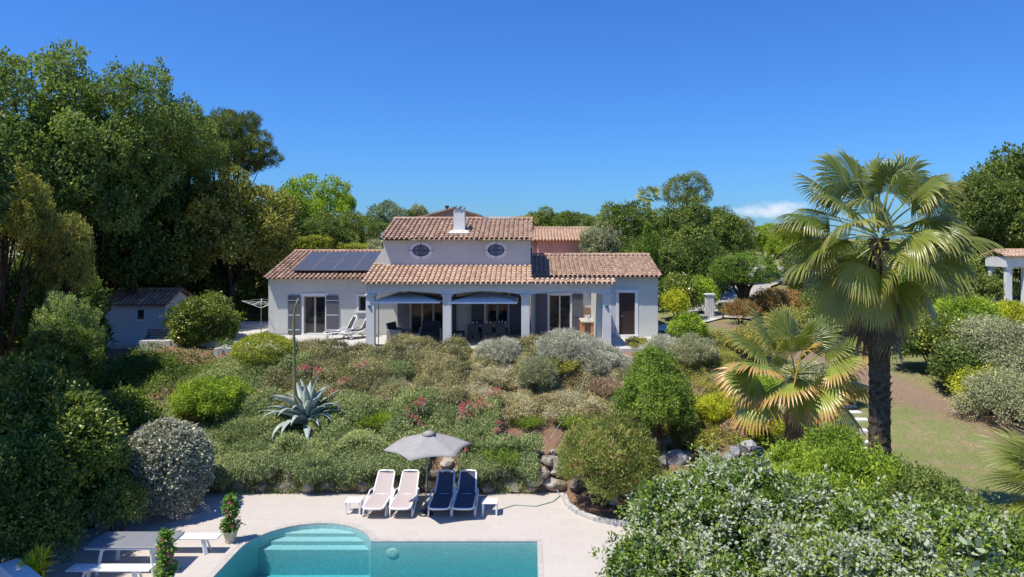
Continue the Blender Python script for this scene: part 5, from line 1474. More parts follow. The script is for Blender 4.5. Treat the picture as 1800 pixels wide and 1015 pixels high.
# cypresses
def cypress(px, yt, yb, w, Y, lab, seed):
    x = float(at(px, 500, Y)[0]); zt_ = Z(yt, Y); zb = gz(x, Y); h = zt_ - zb; r = w / F * Y / 2
    rng = np.random.RandomState(seed); n = 3200; f = rng.random(n) ** .8; q = rng.uniform(0, 6.28, n)
    rad = r * np.clip(1.05 * (1 - f) ** .55, 0, 1) * (.85 + .15 * rng.random(n)) * (1 + .08 * np.sin(q * 5 + f * 20))
    P = np.stack([np.cos(q) * rad, np.sin(q) * rad, .1 + f * (h - .1)], -1); nn = nrm(np.stack([np.cos(q), np.sin(q), np.full(n, .8)], -1))
    V, Fq, A = sprigs(rng, P, nn, 7, .06, .16, .05, up=.9, out=.5, rnd_=.35)
    root = empty('cypress_tree', (x, Y, zb), 0, lab, 'cypress', 'small cypresses'); link('crown', npmesh('crown', V, Fq, A), root, M['L_juniper'])
    MB().tube([(0, 0, -.1), (0, 0, h * .8)], [.1, .02], 7).build('trunk', M['bark'], root)
cypress(1138, 396, 455, 20, 47, 'narrow green cypress rising above the right roof ridge', 1); cypress(1150, 412, 455, 16, 48, 'shorter cypress just right of the taller narrow one', 2)

# ================================================================== HEDGES
def hedge(name, label, x0, x1, y0, y1, z0, z1, mat, seed, L=.09, Wd=.055, dens=70, k=7, rough=.12):
    rng = np.random.RandomState(seed); dx, dy, dz = x1 - x0, y1 - y0, z1 - z0
    faces = [((0, -1, 0), dx * dz), ((0, 0, 1), dx * dy), ((-1, 0, 0), dy * dz), ((1, 0, 0), dy * dz)]
    Ps, Ns = [], []
    for nrm_, ar in faces:
        n = int(ar * dens); a = rng.random(n); b = rng.random(n)
        if nrm_[1]: P = np.stack([x0 + a * dx, np.full(n, y0), z0 + b * dz], -1)
        elif nrm_[2]: P = np.stack([x0 + a * dx, y0 + b * dy, np.full(n, z1)], -1)
        else: P = np.stack([np.full(n, x0 if nrm_[0] < 0 else x1), y0 + a * dy, z0 + b * dz], -1)
        w_ = np.sin(P[:, 0] * 3 + P[:, 2] * 2) * np.cos(P[:, 1] * 2.6 + P[:, 0]) * rough
        P = P + np.array(nrm_) * w_[:, None] + rng.normal(0, .03, P.shape); Ps.append(P); Ns.append(np.tile(nrm_, (n, 1)))
    P = np.concatenate(Ps); N_ = np.concatenate(Ns)
    cx_, cy_ = (x0 + x1) / 2, (y0 + y1) / 2; P = P - np.array((cx_, cy_, z0))
    V, Fq, A = sprigs(rng, P, N_, k, .05, L, Wd)
    root = empty('hedge', (cx_, cy_, z0), 0, label, 'hedge')
    link('foliage', npmesh('foliage', V, Fq, A), root, M[mat])
    m = MB()
    for i in range(max(2, int(dx / 1.2))): m.tube([(-dx / 2 + .5 + i * 1.2, 0, -.1), (-dx / 2 + .6 + i * 1.2, 0, dz * .8)], [.05, .02], 5)
    m.build('stem', M['bark'], root)
    return root
Yg_ = 50
hedge('hedge', 'bright clipped rounded hedge behind the left end of the villa roof', X(480, 49), X(577, 49), 49, 51, .1, Z(419, 49), 'L_hedge', 1)
hedge('hedge', 'low yellow-green clipped hedge continuing toward the raised block', X(577, 50), X(648, 50), 50, 51.5, .1, Z(432, 50), 'L_hedge', 2)
hedge('hedge', 'dark clipped hedge just left of the raised block', X(646, 52), X(690, 52), 52, 53.5, .2, Z(395, 52), 'L_oak', 3)
hedge('hedge', 'small grey-green clipped bush at the left corner of the raised block', X(648, 47), X(676, 47), 47, 48.2, .1, Z(426, 47), 'L_sage', 4)
shrub('laurel_bush', 'large leafy laurel mass beside the right wall of the villa', 'bush', 1190, 486, 560, 75, 43, 'L_laurel', seed=201, L=.16, Wd=.08, dens=60, spread=.1)
shrub('laurel_bush', 'leafy green bush behind the left gate pillar', 'bush', 1232, 488, 560, 60, 45.5, 'L_bright', seed=202, L=.13, Wd=.07, dens=60, spread=.1)
shrub('laurel_bush', 'yellow-leaved bush in front of the laurel mass', 'bush', 1187, 510, 560, 42, 41, 'L_yellow', seed=203, L=.13, Wd=.06, dens=60, spread=.1)
shrub('box_bush', 'small dark round bush at the foot of the left gate pillar', 'bush', 1276, 533, 556, 34, 45, 'L_oak', seed=204, L=.09, Wd=.05, dens=80, spread=.06)
shrub('photinia_hedge', 'red-tinged hedge right of the round-crowned tree', 'hedge', 1375, 510, 560, 130, 46, 'L_red', seed=205, L=.12, Wd=.06, dens=60, spread=.1)
shrub('bush', 'green bush under the fronds beside the red-tinged hedge', 'bush', 1470, 500, 570, 120, 44, 'L_oak', seed=206, L=.13, Wd=.07, dens=60, spread=.1)
shrub('bush', 'dark bush behind the tall palm trunk', 'bush', 1560, 520, 620, 140, 40, 'L_deep', seed=207, L=.13, Wd=.07, dens=60, spread=.1)
shrub('flax_plant', 'spiky reddish plant at the foot of the umbrella-cut tree', 'plant', 1300, 535, 562, 60, 41, 'L_red', seed=208, L=.4, Wd=.035, dens=40, k=6, spread=.05, up=.9, out=.6, rnd_=.3)
shrub('bush', 'bright green leafy bush at the terrace corner right of the villa', 'bush', 1210, 552, 604, 62, 33.5, 'L_bright', seed=209, L=.10, Wd=.055, dens=110, spread=.06)
shrub('bush', 'dry golden shrub on the bank beside the driveway', 'bush', 1262, 585, 622, 80, 34, 'L_olive', seed=210, L=.08, Wd=.03, dens=110, spread=.06)
# right side shrubbery
for i, (px, yt, yb, w, Y, mt, lab, L_, W_) in enumerate((
 (1640, 555, 690, 130, 31, 'L_laurel', 'dark glossy shrub at the foot of the lawn bank, behind the palm trunk', .13, .07),
 (1690, 520, 620, 110, 35, 'L_bright', 'yellowish bush below the pavilion wall', .11, .06),
 (1590, 540, 640, 90, 36, 'L_deep', 'dark bush directly right of the palm trunk', .12, .06),
 (1700, 610, 720, 110, 28.5, 'L_deep', 'dark green shrub at the top of the earth bank', .12, .07),
 (1765, 560, 710, 190, 29, 'L_sage', 'large grey-olive bush on the right edge', .10, .035),
 (1735, 655, 725, 105, 26.5, 'L_yellow', 'bright yellow-green bush at the right of the lawn', .10, .055),
 (1790, 660, 805, 180, 25.0, 'L_sage', 'pale grey-green olive bush nearest the lawn at the right edge', .09, .03),
 (1770, 535, 590, 90, 36, 'L_yellow', 'yellow-green shrub just below the white pavilion wall', .11, .06),
 (1735, 480, 545, 80, 48, 'L_oak', 'green shrub left of the pavilion columns', .13, .07),
 (1655, 500, 640, 120, 38, 'L_oak', 'tall green shrub between the palm and the pavilion wall', .12, .06),
 (1600, 470, 560, 130, 42, 'L_mulberry', 'bushy green growth behind the right palm fronds', .13, .07),
 (1720, 560, 650, 100, 31, 'L_bright', 'leafy green shrub above the dark one on the earth bank', .11, .06),
 (1790, 600, 720, 120, 27.5, 'L_sage', 'tall grey-olive bush at the right edge above the pale one', .09, .035),
 (1480, 540, 610, 150, 37, 'L_oak', 'broad green bush behind the low palm and left of the tall trunk', .12, .06),
 (1400, 548, 600, 110, 38, 'L_olive', 'olive bush behind the low palm crown', .10, .05),
 (1330, 575, 640, 100, 33, 'L_olive', 'dry grassy shrub on the bank left of the low palm', .10, .03))):
    shrub('bush', lab, 'bush', px, yt, yb, w, Y, mt, seed=220 + i, L=L_, Wd=W_, dens=125, spread=.10, nclump=44, cr=(.18, .32), shellR=.78)
# rounded shrub and dark growth left of the villa
shrub('rounded_bush', 'round dense green bush standing between the shed and the villa', 'bush', 354, 520, 632, 118, 34.6, 'L_laurel', seed=240, L=.10, Wd=.06, dens=230, spread=.06, nclump=56, cr=(.2, .3), shellR=.78, lower=-.95)
for i, (px, yt, yb, w, Y, mt, lab, L_, W_) in enumerate((
 (250, 625, 690, 120, 31, 'L_deep', 'dark low shrub in the shade below the garden bench', .10, .05),
 (180, 640, 720, 130, 29.5, 'L_deep', 'dark low shrub left of the bench in deep shade', .10, .05),
 (320, 640, 680, 90, 31.8, 'L_deep', 'dark ground shrub below the round bush', .09, .045),
 (215, 690, 800, 100, 25, 'L_laurel', 'glossy laurel with sunlit tips behind the white-edged ball', .12, .06),
 (60, 648, 900, 190, 20.5, 'L_laurel', 'tall laurel with sunlit yellow-green tips at the left foreground', .13, .06),
 (130, 700, 900, 150, 19.5, 'L_laurel', 'laurel bush right of the tallest foreground laurel', .13, .06),
 (5, 780, 1010, 190, 17.5, 'L_deep', 'dark green bush filling the lower left corner', .11, .055),
 (70, 870, 1010, 120, 17.6, 'L_deep', 'dark bush overhanging the left end of the grey table', .10, .05),
 (205, 845, 935, 90, 19.6, 'L_oak', 'lighter green bush tucked against the white-edged ball', .11, .04),
 (160, 790, 905, 170, 20.6, 'L_deep', 'dark bush behind the picnic table', .11, .05))):
    shrub('bush', lab, 'bush', px, yt, yb, w, Y, mt, seed=250 + i, L=L_, Wd=W_, dens=110, spread=.09, cr=(.2, .34), nclump=40, shellR=.74)
shrub('yucca_plant', 'small yellow-green spiky plant beside the white corner wall', 'plant', 68, 980, 1008, 26, 16.5, 'L_yellow', seed=270, L=.3, Wd=.03, dens=90, k=8, spread=.03, up=.6, out=.8, rnd_=.3, zb=-3.6)
# silvery white-edged ball
shrub('variegated_shrub', 'large clipped ball of white-edged silvery leaves at the deck corner', 'shrub', 291, 742, 916, 148, 21.7, 'L_variegated', 'shell', seed=280, L=.085, Wd=.055, k=8, dens=170, spread=.045, lower=-.8, bump=.035, zb=-3.65)
# clipped oval at the top of the slope
shrub('clipped_bush', 'clipped yellow-green oval bush at the left end of the terrace', 'bush', 463, 588, 665, 104, 29.8, 'L_hedge', 'shell', seed=281, L=.05, Wd=.03, k=9, dens=300, spread=.035, lower=-.6, bump=.03)
shrub('pittosporum_bush', 'loose yellow-green bush left of the agave', 'bush', 375, 668, 775, 125, 26.3, 'L_bright', seed=282, L=.07, Wd=.04, dens=230, spread=.05, nclump=44, cr=(.2, .3), shellR=.78)
shrub('pittosporum_bush', 'darker olive shoot of growth at the foot of the loose bush', 'bush', 340, 690, 770, 60, 26.0, 'L_olive', seed=283, L=.07, Wd=.03, dens=160, spread=.05)
# silver shrubs by the terrace edge
for i, (px, yt, yb, w, Y, mt, lab, L_, W_) in enumerate((
 (879, 596, 648, 76, 30.0, 'L_silver', 'silver bushy lavender cotton below the third arcade column', .10, .014),
 (945, 632, 712, 66, 28.2, 'L_sage', 'upright grey-green lavender on the slope right of the pink flowers', .16, .014),
 (1000, 584, 670, 120, 30.2, 'L_silver', 'wide silver shrub in front of the sliding door', .09, .016),
 (1052, 606, 700, 105, 29.6, 'L_silver', 'silver shrub just left of the bright green conifer', .08, .018),
 (1165, 592, 665, 70, 31.0, 'L_silver', 'pale silver mound at the right end of the terrace', .08, .014),
 (1215, 592, 680, 95, 30.5, 'L_sage', 'sage-green dome behind the bright green conifer', .08, .02),
 (985, 622, 700, 75, 29.3, 'L_olive', 'dark olive shrub between the two silver ones', .07, .035),
 (1068, 668, 712, 66, 28.2, 'L_purple', 'mauve-brown low shrub left of the bright green conifer', .08, .02),
 (1080, 640, 690, 80, 29.2, 'L_sage', 'soft grey cushion plant under the terrace edge', .05, .012))):
    shrub('silver_shrub' if 'silver' in lab else 'shrub', lab, 'shrub', px, yt, yb, w, Y, mt, seed=290 + i, L=L_, Wd=W_, dens=380, k=9, spread=.045, up=.6, out=.8, rnd_=.45, nclump=36, cr=(.2, .32), shellR=.74)
shrub('conifer_shrub', 'bright green mounded conifer in the middle of the slope', 'shrub', 1152, 614, 772, 128, 25.3, 'L_juniper', seed=310, L=.06, Wd=.028, dens=420, k=9, spread=.04, nclump=80, cr=(.15, .24), shellR=.82, up=.3, taper=.34, lower=-.6)
shrub('oleander_bush', 'large loose oleander with a few pink flowers at the corner of the deck', 'oleander', 1066, 745, 908, 168, 22.1, 'L_oleander', seed=311, L=.11, Wd=.022, dens=330, k=8, spread=.06, nclump=60, cr=(.18, .3), shellR=.8, up=.8, rnd_=.5)
for i, (px, yt, yb, w, Y, mt, lab) in enumerate((
 (1262, 692, 745, 90, 26.5, 'L_yellow', 'yellow-green shrub right of the bright conifer'),
 (1310, 700, 760, 80, 25.5, 'L_yellow', 'yellow-green shrub under the low palm, left part'),
 (1345, 720, 785, 60, 24.4, 'L_yellow', 'small yellow-green shrub at the foot of the low palm'),
 (1232, 760, 810, 66, 24.8, 'L_olive', 'bronze-green shrub behind the grey boulders'),
 (1290, 668, 710, 90, 28.5, 'L_olive', 'olive shrub on the bank above the yellow-green ones'),
 (1340, 665, 720, 90, 29.0, 'L_bright', 'green shrub behind the low palm crown'),
 (1430, 640, 720, 110, 29.5, 'L_sage', 'grey-green shrub behind the low palm trunk'),
 (1300, 735, 780, 60, 25.3, 'L_purple', 'dry mauve-grey shrub above the rubble stones'),
 (1472, 660, 735, 80, 27.5, 'L_oak', 'green shrub between the two palms'))):
    shrub('shrub', lab, 'shrub', px, yt, yb, w, Y, mt, seed=320 + i, L=.07, Wd=.03, dens=230, k=8, spread=.05, nclump=36, cr=(.2, .3), shellR=.76)
for i, (px, yt, yb, w, Y, mt, lab, L_, W_) in enumerate((
 (640, 648, 690, 60, 29.0, 'L_oak', 'small dark green shrub in the upper slope below the terrace loungers', .06, .022),
 (700, 640, 690, 66, 28.8, 'L_rosemary', 'rosemary shrub on the slope below the first arcade column', .07, .016),
 (690, 672, 715, 56, 27.8, 'L_sage', 'pale grey-green santolina in the middle of the slope above the parasol', .06, .014),
 (760, 628, 680, 80, 29.4, 'L_heath', 'wide brown-green heath shrub below the terrace armchairs', .07, .016),
 (800, 655, 700, 60, 28.6, 'L_daisy', 'shrub sprinkled with white flowers above the bright pink valerian', .05, .02),
 (860, 655, 705, 62, 28.3, 'L_daisy', 'white-flowered shrub left of the upright lavender', .05, .022),
 (905, 700, 745, 66, 27.0, 'L_daisy', 'low white-flowered shrub below the upright lavender', .05, .022),
 (990, 695, 745, 80, 27.2, 'L_daisy', 'white-flowered shrub right of the trailing hose', .05, .022),
 (800, 728, 775, 70, 26.2, 'L_sage', 'grey-leaved plant behind the parasol top', .06, .016),
 (930, 738, 780, 60, 25.9, 'L_bright', 'small bright green tuft above the bare earth patch', .06, .02),
 (860, 738, 778, 60, 25.8, 'L_sage', 'grey-green plant above the right part of the parasol', .06, .016),
 (1010, 735, 775, 60, 25.9, 'L_bright', 'small green shrub just behind the oleander', .06, .022),
 (600, 700, 745, 66, 27.0, 'L_rosemary', 'rosemary shrub directly right of the agave', .07, .018),
 (660, 730, 780, 76, 25.8, 'L_bright', 'fresh green creeping shrub left of the parasol', .06, .02),
 (880, 790, 850, 90, 24.0, 'L_juniper', 'bright green creeping conifer spilling over the wall right of the parasol', .07, .02),
 (560, 790, 850, 90, 24.0, 'L_rosemary', 'tumbling rosemary over the wall left of the loungers', .08, .018),
 (470, 700, 745, 70, 27.3, 'L_heath', 'brownish heath shrub left of the agave', .06, .02),
 (430, 745, 800, 100, 25.0, 'L_rosemary', 'spreading rosemary between the loose yellow-green bush and the wall', .08, .018))):
    shrub('slope_shrub', lab, 'shrub', px, yt - 6, yb, w, Y, mt, seed=360 + i, L=L_, Wd=W_, dens=330, k=8, spread=.05, up=.5, out=.8, rnd_=.5, nclump=30, cr=(.2, .34), shellR=.76)
# foreground right: blossoming shrub, dark green one, oleander tops
shrub('blossoming_shrub', 'huge white-flowering shrub filling the lower right foreground', 'shrub', 1312, 832, 1200, 430, 13.6, 'L_variegated2', seed=340, sv=.22, lv=.035, L=.085, Wd=.045, dens=420, k=9, spread=.05, nclump=150, cr=(.12, .2), shellR=.86, zb=-3.4, depth=.8)
shrub('blossoming_shrub', 'white-flowering shrub nearer the camera at the bottom right', 'shrub', 1570, 905, 1200, 430, 11.8, 'L_variegated2', seed=341, sv=.22, lv=.035, L=.085, Wd=.045, dens=420, k=9, spread=.05, nclump=130, cr=(.12, .2), shellR=.86, zb=-3.2, depth=.8)
shrub('pittosporum_bush', 'glossy green bush behind the flowering shrub under the low palm', 'bush', 1470, 784, 1000, 300, 15.2, 'L_bright', seed=342, L=.09, Wd=.032, dens=260, k=9, spread=.05, nclump=80, cr=(.16, .25), shellR=.82, zb=-2.9)
shrub('pittosporum_bush', 'dark green bush between the flowering shrubs and the lawn', 'bush', 1610, 838, 1010, 240, 14.0, 'L_oak', seed=343, L=.08, Wd=.032, dens=300, k=9, spread=.05, nclump=80, cr=(.16, .25), shellR=.82, zb=-2.9)
shrub('blossoming_shrub', 'white-flowering shrub at the bottom right corner under the palm frond', 'shrub', 1760, 925, 1150, 260, 12.4, 'L_variegated2', seed=344, sv=.22, lv=.035, L=.085, Wd=.045, dens=380, k=9, spread=.05, nclump=90, cr=(.14, .22), shellR=.84, zb=-3.0)
gx0, gy0 = X(1760, 8.2), 8.2; gs = empty('gum_sapling', (gx0, gy0, gz(gx0, gy0)), 0, 'round-leaved blue-green sapling at the very bottom right, nearest the camera', 'sapling')
rngg = np.random.RandomState(3); Vg, Fg, Ag = [], [], []; zt_g2 = Z(935, gy0) - gz(gx0, gy0); mt_ = MB(); tips = []
for b_ in range(13):
    q_ = b_ * 2.4; e_ = np.array((math.cos(q_) * rngg.uniform(.15, .48), math.sin(q_) * rngg.uniform(.1, .4), zt_g2 * rngg.uniform(.72, .97))); s0 = np.array((0, 0, zt_g2 * .35))
    mt_.tube([tuple(s0), tuple(s0 * .4 + e_ * .6 + np.array((0, 0, .05))), tuple(e_)], [.012, .008, .004], 5)
    for f_ in np.linspace(.35, 1, 8): tips.append(s0 * (1 - f_) + e_ * f_)
mt_.tube([(0, 0, -.1), (0, 0, zt_g2 * .36)], [.03, .016], 7); mt_.build('stem', M['bark'], gs)
for p_ in tips:
    for s_ in range(2):
        d_ = nrm(rngg.normal(size=3) + np.array((0, 0, .3))); n_g = nrm(rngg.normal(size=3) * .5 + np.array((0, -.3, 1.))); sd2 = nrm(np.cross(d_, n_g)); r_g = rngg.uniform(.032, .052); c_g = p_ + d_ * (r_g + .02); b0 = len(Vg)
        for k_ in range(8):
            t_ = 2 * math.pi * k_ / 8; Vg.append(c_g + d_ * math.cos(t_) * r_g * 1.25 + sd2 * math.sin(t_) * r_g + n_g * abs(math.sin(t_)) * .012)
        Fg.append(list(range(b0, b0 + 8))); Ag.append(np.clip(.5 + rngg.normal(0, .2), 0, 1))
link('foliage', npmesh('foliage', np.array(Vg), np.array(Fg), np.array(Ag)), gs, M['L_bluegreen'])

# ================================================================== SLOPE COVER (nobody could count it)
def cover(name, label, poly_fn, n, mat, seed, L, Wd, k=9, mound=.45, mscale=1.4, up=.5, hang=0, box=None, spread=.05, rnd_=.7, out=.3, base=.12):
    rng = np.random.RandomState(seed); x0, x1, y0, y1 = box
    # mound field: rounded hummocks
    nm = int((x1 - x0) * (y1 - y0) / mscale ** 2 * 2.2); mx = rng.uniform(x0, x1, nm); my = rng.uniform(y0, y1, nm); mr = rng.uniform(.35, .85, nm) * mscale; mh = rng.uniform(.3, 1, nm) * mound
    x = rng.uniform(x0, x1, n * 2); y = rng.uniform(y0, y1, n * 2); kp = poly_fn(x, y, rng); x, y = x[kp][:n], y[kp][:n]
    def H(x, y):
        h = np.zeros(len(x))
        for j in range(nm):
            d = ((x - mx[j]) ** 2 + (y - my[j]) ** 2) / mr[j] ** 2
            h = np.maximum(h, mh[j] * np.sqrt(np.clip(1 - d, 0, 1)))
        return h
    h = H(x, y); e = .08; sx_ = (H(x + e, y) - h) / e; sy_ = (H(x, y + e) - h) / e
    N_ = nrm(np.stack([-sx_, -sy_, np.ones(len(x))], -1))
    z = g(x, y) + base * rng.uniform(.2, 1, len(x)) + h * rng.uniform(.86, 1.0, len(x))
    mi = np.argmin((x[:, None] - mx) ** 2 + (y[:, None] - my) ** 2, 1); cvm = (.5 + rng.normal(0, .14, nm))[mi]
    V, Fq, A = sprigs(rng, np.stack([x, y, z], -1), N_, k, spread, L, Wd, up=up, out=out, rnd_=rnd_, cv=cvm)
    o = link(name, npmesh(name, V, Fq, A), None, M[mat]); tag(o, label, 'ground cover', kind='stuff'); return o
def band(f): return f
noise2 = lambda x, y, s: np.sin(x * s + 1.3 * np.sin(y * s * .7)) * np.cos(y * s * 1.1 + 1.7 * np.sin(x * s * .6))
def left_edge(x, y): return x > -12.0 - (y < 30) * (30 - y) * .85
cover('rosemary_cover', 'dark green creeping rosemary covering the lower and left part of the slope', lambda x, y, r: left_edge(x, y) & ((y < 26.6 + .8 * noise2(x, y, 1.1)) | (x < -9.5)) & (x < .4 - 1.6 * (y > 24.3)) & ~((np.abs(x + 3.1) < .55) & (y < 24.6)), 34000, 'L_rosemary', 1, .085, .024, box=(-17, .6, 23.7, 31.0), mound=.85, mscale=1.15, k=10, spread=.07)
cover('heath_cover', 'brownish green heath covering the upper part of the slope below the terrace', lambda x, y, r: left_edge(x, y) & (y > 26.2 + .8 * noise2(x, y, 1.1)) & (x > -10.8) & (x < 1.2 + r.uniform(-.5, .5, len(x))) & ~((x > -2.6) & (y < 28.6)), 34000, 'L_heath', 2, .080, .024, box=(-11.5, 1.8, 25.4, 31.42), mound=.75, mscale=1.0, k=10, spread=.07)
cover('daisy_cover', 'dry ground cover dotted with small white flowers on the middle of the slope', lambda x, y, r: (r.random(len(x)) < .55 + .55 * noise2(x, y, 2.1)) & (x > -3.6 + (y - 25) * .3) & ~((y < 25.6) & (x > -1.6) & (x < 1.8)), 26000, 'L_daisy', 3, .060, .026, box=(-3.8, 4.9, 24.6, 30.4), mound=.45, mscale=.85, k=8, spread=.05)
cover('rosemary_cover', 'creeping rosemary hanging over the stone wall behind the loungers', lambda x, y, r: (x < .1) & ~((np.abs(x + 3.0) < .55 + r.uniform(-.2, .2, len(x)))), 9000, 'L_rosemary', 4, .085, .022, box=(-13.8, .3, 23.35, 24.3), mound=.5, mscale=.8, k=9, spread=.07, base=.1)
# trailing curtains over the rock face
rng = np.random.RandomState(9); P = []; N_ = []
for i in range(1100):
    x = rng.uniform(-13.9, .2)
    if -3.6 < x < -2.3: continue
    dr_ = max(0, .58 + .22 * math.sin(x * 1.7) + .15 * math.sin(x * 4.1 + 1) + rng.uniform(-.25, .12))
    for s_ in np.arange(0, dr_, .045):
        P.append((x + rng.normal(0, .05), 23.62 - .38 * min(1, s_ / .3) - .1 * math.sin(x * 2.3) + rng.normal(0, .06), -2.35 - s_)); N_.append((0, -.8, -.5))
V, Fq, A = sprigs(rng, np.array(P), np.array(N_, float), 8, .05, .08, .018, up=-.3)
tag(link('trailing_rosemary', npmesh('trailing_rosemary', V, Fq, A), None, M['L_rosemary']), 'trailing rosemary curtain draped over the rough stone wall', 'ground cover', kind='stuff')
cover('bank_cover', 'thin dry planting on the bank right of the conifer', lambda x, y, r: (r.random(len(x)) < .5 + .5 * noise2(x, y, 1.6)), 12000, 'L_olive', 5, .07, .022, box=(4.6, 9.4, 24.3, 33.5), mound=.35, mscale=1.0, k=8, spread=.05)
cover('left_undergrowth', 'dark undergrowth in the shade left of the slope', lambda x, y, r: np.ones(len(x), bool), 9000, 'L_deep', 6, .11, .045, box=(-26, -13.5, 18.5, 32.3), mound=.5, mscale=1.5, k=7, spread=.09)
# lawn
rng = np.random.RandomState(12); n = 26000
x = rng.uniform(6.8, 24, n); y = 12 + 28 * rng.random(n) ** 1.3
kp = (rng.random(n) < .55 + .45 * noise2(x, y, .9)) & (x + .36 * y < 26.4); x, y = x[kp], y[kp]
P = np.stack([x, y, g(x, y) - .01], -1); V, Fq, A = sprigs(rng, P, np.tile((0, 0, 1.), (len(P), 1)), 5, .04, .055, .009, up=.6, rnd_=.5)
M['L_lawn'] = leafmat('lawn_blades', (.07, .09, .02), (.13, .15, .04), (.25, .24, .09), trans=.3, nscale=.1, var=.8)
tag(link('lawn_grass', npmesh('lawn_grass', V, Fq, A), None, M['L_lawn']), 'patchy short grass of the sloping lawn at right', 'grass', kind='stuff')

# pink valerian clumps
def valerian(px, py, s, seed, lab, mat='petal_red'):
    p = gp2(px, py + 6, .8); rng = np.random.RandomState(seed); x, y = p[0], p[1]; zb = gz(x, y)
    root = empty('valerian_plant', (x, y, zb), 0, lab, 'flower', 'pink flowering valerian on the slope')
    h = max(.8, p[2] - zb + .12); n = int(9 * s); mb = MB(); P = []
    for i in range(n):
        e = np.array((rng.normal(0, .16 * s), rng.normal(0, .12), h * rng.uniform(.8, 1.2))); mb.tube([(0, 0, 0), tuple(e * .6), tuple(e)], [.008, .006, .004], 4)
        P.append(e); P.append(e - np.array((0, 0, .05))); P.append(e + np.array((.03, 0, -.02)))
    mb.build('stem', M['L_sage'], root); P = np.array(P)
    V, Fq, A = sprigs(rng, P, np.tile((0, 0, 1.), (len(P), 1)), 12, .032, .036, .03, up=.3); link('blossom', npmesh('blossom', V, Fq, A), root, M[mat])
    V, Fq, A = sprigs(rng, P * np.array((1, 1, .8)), np.tile((0, 0, 1.), (len(P), 1)), 7, .07, .09, .03, up=.2); link('foliage', npmesh('foliage', V, Fq, A), root, M['L_sage'])
for i, (px, py, s, lab, mt) in enumerate((
 (533, 645, 1.0, 'faint pink valerian just right of the agave stalk', 'petal_red'), (556, 650, .8, 'pink valerian above the agave leaves', 'petal_red'), (608, 670, 1.0, 'upright pink valerian right of the agave', 'petal_red'),
 (580, 692, .7, 'reddish flower head at the tip of an agave leaf', 'petal_red'), (736, 708, 1.0, 'pink valerian left of the middle of the slope', 'petal_red'), (728, 725, .8, 'pink valerian just above the parasol', 'petal_red'),
 (822, 712, 1.5, 'bright pink valerian in the middle of the slope', 'petal_pink'), (846, 712, 1.4, 'bright pink valerian right beside the brightest one', 'petal_pink'), (818, 728, .8, 'small pink valerian under the bright pair', 'petal_pink'),
 (740, 750, .6, 'single pink bloom above the parasol canopy', 'petal_red'), (818, 793, .7, 'pink bloom beside the right rim of the parasol', 'petal_red'), (873, 690, .8, 'pink valerian close to the upright lavender', 'petal_pink'), (876, 752, .7, 'salmon valerian above the bare earth patch', 'petal_red'), (640, 640, .7, 'faint pink valerian below the terrace loungers', 'petal_red'))):
    valerian(px, py, s, 500 + i, lab, mt)

# potted mandevillas
def potted(x, y, label, h=1.15, seed=0):
    root = empty('potted_plant', (x, y, ZD), 0, label, 'potted plant', 'flowering plants in pale pots on the deck')
    m = MB(); m.lathe([(.0, 0), (.13, 0), (.145, .03), (.12, .05), (.16, .16), (.185, .27), (.20, .30), (.20, .335), (.175, .335), (.17, .30), (0, .295)], n=24); m.build('pot', M['ceramic'], root, smooth_=True)
    m = MB(); m.lathe([(0, .296), (.168, .297), (.165, .31), (0, .315)], n=16); m.build('soil', M['soil'], root)
    rng = np.random.RandomState(seed); n = 150; f = rng.random(n); q = rng.uniform(0, 6.28, n); rad = (.20 - .10 * f) * rng.uniform(.3, 1, n) * (1 + .3 * np.sin(f * 12))
    P = np.stack([np.cos(q) * rad, np.sin(q) * rad, .36 + f * (h - .1)], -1); nn = nrm(np.stack([np.cos(q), np.sin(q), np.full(n, .1)], -1))
    V, Fq, A = sprigs(rng, P, nn, 7, .04, .10, .05, up=.1); link('foliage', npmesh('foliage', V, Fq, A), root, M['L_pot'])
    m = MB(); 
    for k_ in range(3): m.tube([(.04 * math.cos(k_ * 2.1), .04 * math.sin(k_ * 2.1), .3), (.08 * math.cos(k_ * 2.1 + 2), .08 * math.sin(k_ * 2.1 + 2), .8), (.02, 0, .3 + h)], [.01, .008, .004], 5)
    m.build('stem', M['bark'], root)
    for k_ in range(9):
        f_ = rng.uniform(.05, .95); q_ = rng.uniform(3.3, 6.1); rr_ = .21 - .08 * f_; fm = MB(); c = Vector((math.cos(q_) * rr_, math.sin(q_) * rr_, .36 + f_ * (h - .15)))
        for j in range(5):
            a_ = j * 1.257; out_ = Vector((math.cos(q_), math.sin(q_), .3)).normalized(); s1 = out_.cross(Vector((0, 0, 1))).normalized(); u1 = s1.cross(out_)
            d = s1 * math.cos(a_) + u1 * math.sin(a_); e = s1 * math.cos(a_ + .55) + u1 * math.sin(a_ + .55); e2 = s1 * math.cos(a_ - .55) + u1 * math.sin(a_ - .55)
            fm.add([c, c + e * .035 + out_ * .02, c + d * .058 + out_ * .012, c + e2 * .035 + out_ * .02], [(0, 1, 2, 3)])
        fm.build('blossom', M['petal_pink'], root)
potted(-8.5, 19.62, 'pink-flowering climber in a pale urn at the curved end of the pool', 1.05, 1)
potted(-8.95, 17.0, 'pink-flowering climber in a pale pot at the right end of the front bench', 1.15, 5)

